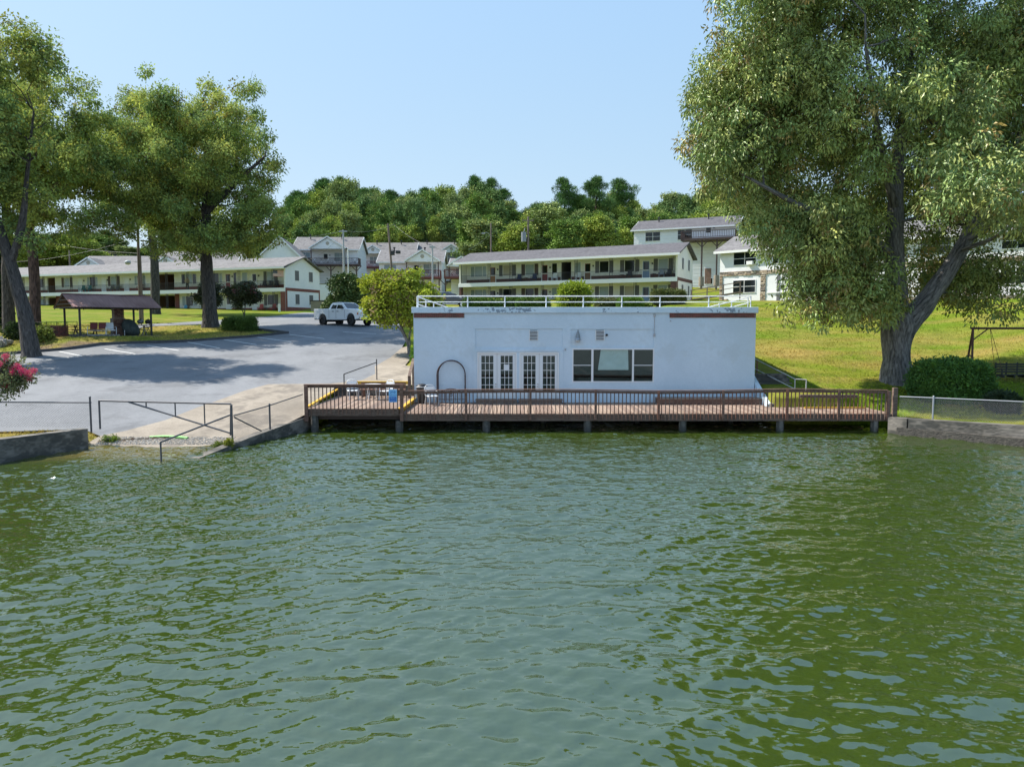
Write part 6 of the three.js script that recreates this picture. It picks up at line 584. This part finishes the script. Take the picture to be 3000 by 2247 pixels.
{ const c = document.createElement('canvas'); c.width = 256; c.height = 400; const x = c.getContext('2d'); x.fillStyle = '#86bfe8'; x.fillRect(0, 0, 256, 400); x.fillStyle = '#0d4f97'; x.textAlign = 'center'; x.font = 'bold 108px sans-serif'; x.fillText('210', 128, 122); x.font = 'bold 50px sans-serif'; x.fillText('ARBORNA', 128, 198); x.fillStyle = '#0b52a8'; x.fillRect(16, 228, 224, 74); x.fillRect(16, 308, 224, 76); x.fillStyle = '#9cc8f2'; x.font = 'bold 44px sans-serif'; x.fillText('PRIVATE', 128, 281); x.font = 'bold 40px sans-serif'; x.fillText('PROPERTY', 128, 361); const tx = new THREE.CanvasTexture(c); tx.colorSpace = THREE.SRGBColorSpace;
  const sg = thing('deck_sign', 'blue 210 private property sign fixed to the deck railing', 'sign', [-4.98, 1.52, -30.55]); part('plate', [RB(-0.172, 0.172, -0.272, 0.272, -0.012, 0, 0.004)], mat.whitePlastic, sg); part('face', [new THREE.PlaneGeometry(0.335, 0.535).translate(0, 0, 0.003)], new THREE.MeshPhysicalMaterial({ map: tx, roughness: 0.5 }), sg, { uv: true }); }
// ---------------------------------------------------------------- swing on the lawn
{ const rust = plain(0.1, 0.042, 0.032, 0.7), y = 1.62, t = thing('lawn_swing_stand', 'rusty steel A frame for the bench swing on the lawn', 'swing frame'), H = 2.45; for (const x of [22.45, 27.4]) { const D0 = 35.2, D1 = 36.9, top = [x + 0.1, y + H + 0.25, -36.0]; part('leg', [bar([x - 0.35, hgt(x, D0) - 0.1, -D0], top, 0.05, 0.05, 8)], rust, t); part('leg', [bar([x + 0.35, hgt(x, D1) - 0.1, -D1], top, 0.05, 0.05, 8)], rust, t); part('cross_bar', [bar([x - 0.1, y + 1.3, -35.6], [x + 0.22, y + 1.4, -36.45], 0.03)], rust, t); part('brace', [bar([x + 0.15, y + H - 0.3, -36], [x + (x < 24 ? 0.85 : -0.6), y + H + 0.24, -36], 0.03)], rust, t); } part('top_beam', [bar([22.45, y + H + 0.25, -36], [27.6, y + H + 0.25, -36], 0.055, 0.055, 8)], rust, t);
  const s = thing('bench_swing', 'dark slatted wooden bench swing hanging on chains', 'swing', [24.75, y + 0.42, -35.9]); const m = plain(0.04, 0.04, 0.035, 0.8); for (let i = 0; i < 4; i++) part('back_slat', [RB(-0.85, 0.85, 0.1 + i * 0.12, 0.19 + i * 0.12, -0.3 - i * 0.03, -0.27 - i * 0.03, 0.008)], m, s); for (let i = 0; i < 5; i++) part('seat_slat', [RB(-0.85, 0.85, 0, 0.03, -0.26 + i * 0.1, -0.175 + i * 0.1, 0.008)], m, s); for (const x of [-0.8, -0.27, 0.27, 0.8]) part('support', [B(x - 0.035, x + 0.035, -0.12, -0.002, -0.3, 0.24), B(x - 0.03, x + 0.03, 0.0, 0.6, -0.42, -0.38)], m, s); for (const x of [-0.88, 0.88]) { part('armrest', [B(x - 0.04, x + 0.04, 0.26, 0.3, -0.35, 0.24), B(x - 0.03, x + 0.03, 0, 0.26, 0.18, 0.23)], m, s); for (const z of [-0.35, 0.2]) part('chain', [bar([x, 0.28, z], [x * 1.55, 2.3, -0.1], 0.012, 0.012, 5)], rust, s); } }
// ---------------------------------------------------------------- poles and wires
function utilityPole(x, D, top, r, lean, label, m, extra) { const y = hgt(x, D), t = thing('utility_pole', label, 'pole', [x, y, -D], 0); part('shaft', [bar([0, -0.5, 0], [lean, top - y, 0], r, r * 0.75, 10)], m, t); extra?.(t, top - y, lean); return t; }
const PXD = (px, D) => (px - 1500) / 2153 * D, PY2 = (py, D) => 4.4 + (957 - py) / 2153 * D;
const xarm = (t, h, l) => part('crossarm', [B(l - 0.9, l + 0.9, h - 0.7, h - 0.55, -0.06, 0.06), ...[-0.8, 0, 0.8].map((k) => bar([l + k, h - 0.55, 0], [l + k, h - 0.35, 0], 0.05))], mat.pole, t), lampArm = (t, h, l) => { part('lamp_arm', [tube([[l, h - 2, 0], [l - 0.6, h - 1.5, 0.2], [l - 1.1, h - 1.6, 0.3]], 0.03)], mat.galv, t); part('lamp_head', [RB(l - 1.45, l - 0.95, h - 1.75, h - 1.58, 0.15, 0.45, 0.04, 2)], mat.galv, t); };
utilityPole(PXD(415, 66), 66, PY2(640, 66), 0.14, 0.05, 'tall wooden pole with globe lamp behind the pavilion', mat.pole, (t, h) => { part('lamp_arm', [bar([0, 5.4, 0], [-0.7, 5.5, 0], 0.03)], mat.galv, t); part('lamp_globe', [new THREE.SphereGeometry(0.26, 14, 10).scale(1, 0.8, 1).translate(-0.95, 5.35, 0)], mat.lens, t); });
utilityPole(PXD(421, 69), 69, PY2(752, 69), 0.1, 0, 'short wooden pole beside the globe lamp pole', mat.pole);
utilityPole(PXD(1160, 100), 100, PY2(660, 100), 0.17, -0.9, 'leaning wooden utility pole with meter boxes above the yellow tree', mat.pole, (t, h, l) => { part('transformer', [RB(l * 0.6, l * 0.6 + 0.5, h - 4.2, h - 3.6, -0.2, 0.3, 0.05), RB(l * 0.6 + 0.7, l * 0.6 + 1.3, h - 4.0, h - 3.6, -0.2, 0.3, 0.05), bar([l * 0.6, h - 3.4, 0], [l * 0.6 + 1.2, h - 3.8, 0], 0.03)], mat.dark, t); });
utilityPole(PXD(1011, 92), 92, PY2(678, 92), 0.14, 0, 'pale grey metal pole before the brown decked house', mat.poleGrey, (t, h) => part('crossarm', [B(-0.5, 0.5, h - 0.25, h - 0.1, -0.08, 0.08)], mat.poleGrey, t)); utilityPole(PXD(1024, 96), 96, PY2(728, 96), 0.08, 0, 'thin white conduit pole before the brown decked house', mat.pipe);
utilityPole(PXD(1269, 90), 90, PY2(722, 90), 0.12, 0, 'pale grey metal pole with small head beside the red decks', mat.poleGrey, (t, h) => part('crossarm', [B(-0.35, 0.35, h - 0.3, h - 0.12, -0.08, 0.08)], mat.poleGrey, t));
utilityPole(PXD(1439, 116), 116, PY2(658, 116), 0.15, 0, 'brown wooden pole with street lamp behind the motel roof', mat.pole, lampArm); utilityPole(PXD(1547, 118), 118, PY2(640, 118), 0.2, 0, 'wooden utility pole with crossarm and grey transformer behind motel', mat.pole, (t, h, l) => { xarm(t, h, l); part('transformer', [new THREE.CylinderGeometry(0.42, 0.42, 1.5, 14).translate(-0.7, h - 3.2, 0.1), bar([-0.7, h - 2.4, 0.1], [-0.5, h - 1.8, 0], 0.06)], mat.greyMetal, t); });
utilityPole(PXD(215, 122), 122, PY2(736, 122), 0.14, 0, 'weathered pole standing among trees beyond the long motel roof', mat.pole);
const wireMat = plain(0.2, 0.2, 0.2, 0.6), wire = (a, b, sag, label, r = 0.014) => { const m = [0, 1, 2].map((k) => (a[k] + b[k]) / 2); m[1] -= sag; tag(part('overhead_wire', [tube([a, [lerp(a[0], m[0], 0.5), lerp(a[1], m[1], 0.5) - sag * 0.25, lerp(a[2], m[2], 0.5)], m, [lerp(b[0], m[0], 0.5), lerp(b[1], m[1], 0.5) - sag * 0.25, lerp(b[2], m[2], 0.5)], b], r, 24, 4)], wireMat, scene), label, 'wire', 'overhead wires'); }, pt = (px, py, D) => [PXD(px, D), PY2(py, D), -D];
wire(pt(1011, 680, 92), pt(1158, 662, 100), 0.5, 'sagging wire between the pale metal pole and the leaning pole'); wire(pt(1010, 684, 92), pt(905, 765, 97), 0.6, 'service wire from pale metal pole to the flagged motel gable'); wire(pt(1010, 682, 92), pt(420, 690, 66), 0.9, 'long wire from pale metal pole to the globe lamp pole'); wire(pt(1160, 664, 100), pt(1269, 726, 90), 0.4, 'wire from the leaning pole to the small headed pole'); wire(pt(1437, 690, 116), pt(1372, 735, 108), 0.2, 'service wire from street lamp pole down to the red deck house'); wire(pt(1269, 724, 90), pt(1360, 748, 95), 0.3, 'wire from small headed pole to the cream motel corner'); wire(pt(415, 700, 66), pt(0, 772, 70), 0.5, 'wire from globe lamp pole across the oak trunks'); wire(pt(415, 745, 66), pt(70, 690, 80), 0.4, 'upper wire from globe lamp pole toward the far trees');
// ---------------------------------------------------------------- motel galleries: flag, person, furniture
const motelAt = (a, b, y, s, z, up) => { const L = hypot(b[0] - a[0], b[1] - a[1]), ux = (b[0] - a[0]) / L, uD = (b[1] - a[1]) / L; return [a[0] + ux * s + uD * z, y + up, -(a[1] + uD * s) + ux * z]; };
const ML = [[-81.2, 113.08], [-28.86, 94], 6.36], MR = [[-6.85, 95.7], [18.52, 83], 6.98], turnL = atan2(94 - 113.08, -28.86 + 81.2), turnR = atan2(83 - 95.7, 18.52 + 6.85);
{ const c = document.createElement('canvas'); c.width = 380; c.height = 200; const x = c.getContext('2d'); for (let i = 0; i < 13; i++) { x.fillStyle = i % 2 ? '#f2f2f2' : '#b02034'; x.fillRect(0, i * 200 / 13, 380, 200 / 13 + 1); } x.fillStyle = '#2d3568'; x.fillRect(0, 0, 152, 108); x.fillStyle = '#fff'; for (let r = 0; r < 9; r++) for (let k = 0; k < (r % 2 ? 5 : 6); k++) { const cx = 13 + k * 25.3 + (r % 2 ? 12.6 : 0), cy = 11 + r * 10.8; x.beginPath(); for (let q = 0; q < 10; q++) { const a = q * PI / 5 - PI / 2, rr = q % 2 ? 2 : 5; x.lineTo(cx + cos(a) * rr, cy + sin(a) * rr); } x.fill(); }
  const tx = new THREE.CanvasTexture(c); tx.colorSpace = THREE.SRGBColorSpace; const g = new THREE.PlaneGeometry(1.5, 0.8, 30, 10), p = g.attributes.position; for (let i = 0; i < p.count; i++) { const u = (p.getX(i) + 0.75) / 1.5; p.setZ(i, 0.06 * sin(u * 7) * u); p.setY(i, p.getY(i) - 0.1 * u); } g.translate(0.77, 0, 0); g.computeVertexNormals(); const q = motelAt(...ML, 54.0, 0.12, 4.85), f = thing('flag', 'red white and blue striped flag hung from the motel gallery corner', 'flag', q, -0.15); part('cloth', [g], new THREE.MeshPhysicalMaterial({ map: tx, roughness: 0.8, side: THREE.DoubleSide }), f, { uv: true }); part('staff', [bar([0, -0.55, 0], [0, 0.45, 0], 0.015), bar([0, -0.5, 0], [-0.1, -0.6, -0.15], 0.015)], mat.galv, f); }
{ // person standing at the gallery rail: one continuous body
  const q = motelAt(...ML, 39.4, -0.6, 3.0), t = thing('person', 'person in tan top and dark trousers standing on the motel gallery', 'person', q, 0.3), N = 46, mc = new MarchingCubes(N, plain(0.3, 0.23, 0.15, 0.8), false, false, 40000); const bones = [[0, 0.9, 0, 0, 1.38, 0, 0.15, 0.17], [0, 1.38, 0, 0, 1.5, 0.01, 0.07, 0.06], [0, 1.58, 0.02, 0, 1.66, 0.02, 0.1, 0.095], [-0.09, 0.9, 0, -0.1, 0.48, 0.02, 0.1, 0.07], [-0.1, 0.48, 0.02, -0.1, 0.07, 0, 0.065, 0.045], [0.09, 0.9, 0, 0.1, 0.48, 0.02, 0.1, 0.07], [0.1, 0.48, 0.02, 0.1, 0.07, 0, 0.065, 0.045], [-0.1, 0.05, 0, -0.1, 0.04, 0.16, 0.045, 0.035], [0.1, 0.05, 0, 0.1, 0.04, 0.16, 0.045, 0.035], [-0.2, 1.36, 0, -0.27, 1.1, 0, 0.06, 0.05], [-0.27, 1.1, 0, -0.2, 0.98, 0.22, 0.045, 0.035], [0.2, 1.36, 0, 0.27, 1.1, 0, 0.06, 0.05], [0.27, 1.1, 0, 0.2, 0.98, 0.22, 0.045, 0.035], [-0.18, 1.37, 0, 0.18, 1.37, 0, 0.08, 0.08]];
  const dist = (x, y, z) => { let d = 1e3; for (const [ax, ay, az, bx, by, bz, r0, r1] of bones) { const vx = bx - ax, vy = by - ay, vz = bz - az, tt = min(1, max(0, ((x - ax) * vx + (y - ay) * vy + (z - az) * vz) / (vx * vx + vy * vy + vz * vz))), dd = hypot(x - ax - vx * tt, y - ay - vy * tt, z - az - vz * tt) - lerp(r0, r1, tt), h = max(0, 0.05 - abs(d - dd)) / 0.05; d = min(d, dd) - h * h * 0.0125; } return d; };
  mc.isolation = 0; for (let k = 0; k < N; k++) for (let j = 0; j < N; j++) for (let i = 0; i < N; i++) { const u = (v) => (v - N / 2) / (N / 2); mc.field[i + j * N + k * N * N] = -dist(u(i) * 0.95, u(j) * 0.95 + 0.87, u(k) * 0.95); } mc.update(); const cnt = mc.count ?? mc.geometry.drawRange.count, g = new THREE.BufferGeometry(), pp = Float32Array.from(mc.positionArray.subarray(0, cnt * 3)), col = new Float32Array(cnt * 3); for (let i = 0; i < cnt; i++) { pp[i * 3] *= 0.95; pp[i * 3 + 1] = pp[i * 3 + 1] * 0.95 + 0.87; pp[i * 3 + 2] *= 0.95; const y = pp[i * 3 + 1], ax = abs(pp[i * 3]); const c = y > 1.47 ? [0.42, 0.27, 0.2] : y > 0.92 ? (ax > 0.24 && y < 1.18 ? [0.42, 0.27, 0.2] : [0.42, 0.33, 0.2]) : y < 0.09 ? [0.1, 0.1, 0.1] : [0.035, 0.04, 0.055]; col.set(c, i * 3); } g.setAttribute('position', new THREE.BufferAttribute(pp, 3)); g.setAttribute('color', new THREE.BufferAttribute(col, 3)); const gg = mergeVertices(g, 1e-4); gg.computeVertexNormals(); const m = plain(1, 1, 1, 0.8); m.vertexColors = true; part('body', gg, m, t, { raw: true }); part('hair', [new THREE.SphereGeometry(0.108, 14, 10, 0, 2 * PI, 0, PI * 0.58).rotateX(-0.35).translate(0, 1.655, 0.008)], mat.doorDark, t); }
function porchChair(pos, turn, m, label, group) { const t = thing('porch_chair', label, 'chair', pos, turn, group); part('seat', [RB(-0.28, 0.28, 0.36, 0.41, -0.25, 0.28, 0.02)], m, t); part('backrest', [new RoundedBoxGeometry(0.54, 0.62, 0.045, 2, 0.02).rotateX(-0.22).translate(0, 0.7, -0.28)], m, t); for (const s of [-1, 1]) { part('armrest', [RB(s * 0.31 - 0.05, s * 0.31 + 0.05, 0.56, 0.6, -0.3, 0.3, 0.015)], m, t); for (const z of [-0.24, 0.24]) part('leg', [B(s * 0.29 - 0.025, s * 0.29 + 0.025, 0, 0.56, z - 0.025, z + 0.025)], m, t); } return t; }
[[19.6, 3, mat.teal, 'teal armchair on the long motel upper gallery beside a window', 'pair of teal chairs'], [20.9, 3, mat.teal, 'teal armchair on the long motel upper gallery beside a window', 'pair of teal chairs'], [25.2, 3, mat.inside, 'grey armchair on the long motel upper gallery near the passage', 'grey gallery chairs'], [26.3, 3, mat.inside, 'grey armchair on the long motel upper gallery near the passage', 'grey gallery chairs'], [30.6, 3, mat.doorRed, 'red armchair on the long motel upper gallery', ''], [43.3, 3, mat.black, 'black chair on the long motel gallery behind the oak trunk', ''], [48, 3, mat.black, 'black chair beside the white gallery door', ''], [51.6, 3, mat.black, 'black chair in the row by the flag', 'black chairs by the flag'], [52.6, 3, mat.black, 'black chair in the row by the flag', 'black chairs by the flag'], [53.5, 3, mat.black, 'black chair in the row by the flag', 'black chairs by the flag'], [51.0, 0, mat.chairRed, 'red armchair on the porch below the flag', 'pair of red porch chairs'], [53.0, 0, mat.chairRed, 'red armchair on the porch below the flag', 'pair of red porch chairs'], [38.4, 0, mat.skyBlue, 'sky blue armchair on the porch behind the crape myrtle', ''], [15.4, 0, mat.whitePlastic, 'white chair on the shaded porch behind the pavilion', 'white porch chairs behind the pavilion'], [16.6, 0, mat.whitePlastic, 'white chair on the shaded porch behind the pavilion', 'white porch chairs behind the pavilion'], [18.2, 0, mat.whitePlastic, 'white chair on the shaded porch behind the pavilion', 'white porch chairs behind the pavilion']].forEach(([s, up, m, label, gp]) => porchChair(motelAt(...ML, s, -1.0, up), turnL + 0.1, m, label, gp || undefined));
[[8.1, mat.navy, 'navy blue armchair on the cream motel gallery nearer the orange door', ''], [10.2, mat.navy, 'navy blue armchair on the cream motel gallery nearer the red door', ''], [13.0, mat.whitePlastic, 'white wire chair beside the motel passage', ''], [16.1, mat.whitePlastic, 'white wire chair before the brown screen door', ''], [22.5, mat.black, 'black slatted chair on the cream motel gallery', ''], [26.3, mat.greyMetal, 'grey green armchair at the gable end of the cream motel gallery', ''], [27.2, mat.black, 'black chair in the corner of the cream motel gallery', '']].forEach(([s, m, label]) => porchChair(motelAt(...MR, s, -1.0, 3.0), turnR + 0.1, m, label));
function sideTable(pos, m, label) { const t = thing('side_table', label, 'table', pos); part('top', [new THREE.CylinderGeometry(0.3, 0.3, 0.03, 16).translate(0, 0.5, 0)], m, t); part('leg', [bar([0, 0, 0], [0, 0.5, 0], 0.03), new THREE.CylinderGeometry(0.18, 0.2, 0.03, 14).translate(0, 0.015, 0)], m, t); }
sideTable(motelAt(...ML, 52.0, -1.0, 0), mat.teal, 'small teal table between the red porch chairs'); sideTable(motelAt(...MR, 9.15, -1.0, 3), mat.brownWood, 'small brown table between the navy gallery chairs'); sideTable(motelAt(...MR, 21.6, -1.0, 3), mat.black, 'small black table beside the slatted gallery chair'); sideTable(motelAt(...MR, 25.4, -1.0, 3), mat.black, 'small black table beside the grey green chair');
{ const q = motelAt(...ML, 56.6, 2.4, -0.4), b = thing('utility_post', 'short white plastic utility post by the motel drive', 'post', [q[0], hgt(q[0], -q[2]), q[2]]); part('shaft', [RB(-0.13, 0.13, 0, 0.85, -0.1, 0.1, 0.04, 2)], mat.whitePlastic, b); part('cap', [RB(-0.15, 0.15, 0.85, 0.95, -0.12, 0.12, 0.03, 2)], mat.whitePlastic, b); }
{ const x = PXD(955, 92), t = thing('retaining_wall', 'pale block retaining wall beside the flagged motel gable', 'wall', [x, hgt(x, 92), -92], 0); part('blocks', [B(-1.8, 2.2, -0.5, 1.3, -0.3, 0)], mat.concrete, t); part('cap', [B(-1.9, 2.3, 1.3, 1.42, -0.36, 0.06)], mat.dark, t); const u = thing('retaining_wall', 'tall white terrace wall below the brown decked house', 'wall', [PXD(960, 108), hgt(-27, 108) - 0.5, -108]); part('face', [B(-5, 6, 0, 3.6, -0.3, 0)], mat.white, u); part('grass_cap', [B(-5, 6, 3.6, 3.7, -1.5, 0.02)], surf({ c0: [0.16, 0.15, 0.05], c1: [0.26, 0.22, 0.08], layers: fine, seed: 95 }), u); }
{ const t = thing('terrace_ramp', 'wooden ramp with rail beside the cream motel gable', 'ramp', [20.5, hgt(20.5, 74), -74], -0.5); part('ramp_deck', [beam([-2.5, 0.2, 0], [2.5, 0.9, 0], 1.2, 0.1)], mat.pole, t); part('rail', [beam([-2.5, 1.15, 0.6], [2.5, 1.85, 0.6], 0.06, 0.08), beam([-2.5, 0.7, 0.6], [2.5, 1.4, 0.6], 0.05, 0.06)], mat.pole, t); for (const k of [-2.4, -0.8, 0.8, 2.4]) part('post', [B(k - 0.05, k + 0.05, -0.3, 1.5 + k * 0.14, 0.57, 0.66)], mat.pole, t); }

{ // dry leaves caught along the deck edge and lying under the big tree
  const R = rng(810), hold = new THREE.Group(), dl = [], ll = [], tan = () => { const q = 0.6 + 0.7 * R(); return [0.3 * q, 0.2 * q, 0.11 * q]; };
  for (let i = 0; i < 420; i++) { const x = lerp(-4, 15.6, pow(R(), 0.7)); dl.push({ p: V3(x, 0.768, -30.78 - 0.5 * R() * R()), rx: (R() - 0.5) * 0.6, ry: R() * 6, rz: (R() - 0.5) * 0.6, s: 0.12 + 0.16 * R(), c: tan() }); }
  for (let i = 0; i < 700; i++) { const a = R() * 6.3, r = 1 + 6 * sqrt(R()), x = 19 + cos(a) * r, D = max(31.2, 36 + sin(a) * r); if (x < 14) continue; ll.push({ p: V3(x, hgt(x, D) + 0.03, -D), rx: (R() - 0.5) * 0.6, ry: R() * 6, rz: (R() - 0.5) * 0.6, s: 0.2 + 0.3 * R(), c: tan() }); }
  const o1 = scatter('deck_litter', SP.tiny, LM.hedge, dl, hold), o2 = scatter('leaf_litter', SP.tiny, LM.hedge, ll, hold); scene.add(o1); scene.add(o2); tag(o1, 'dry tan leaves blown along the front edge of the deck', 'litter', null, 'stuff'); tag(o2, 'fallen leaves on the turf under the big forked tree', 'litter', null, 'stuff');
}

renderer.render(scene, camera);
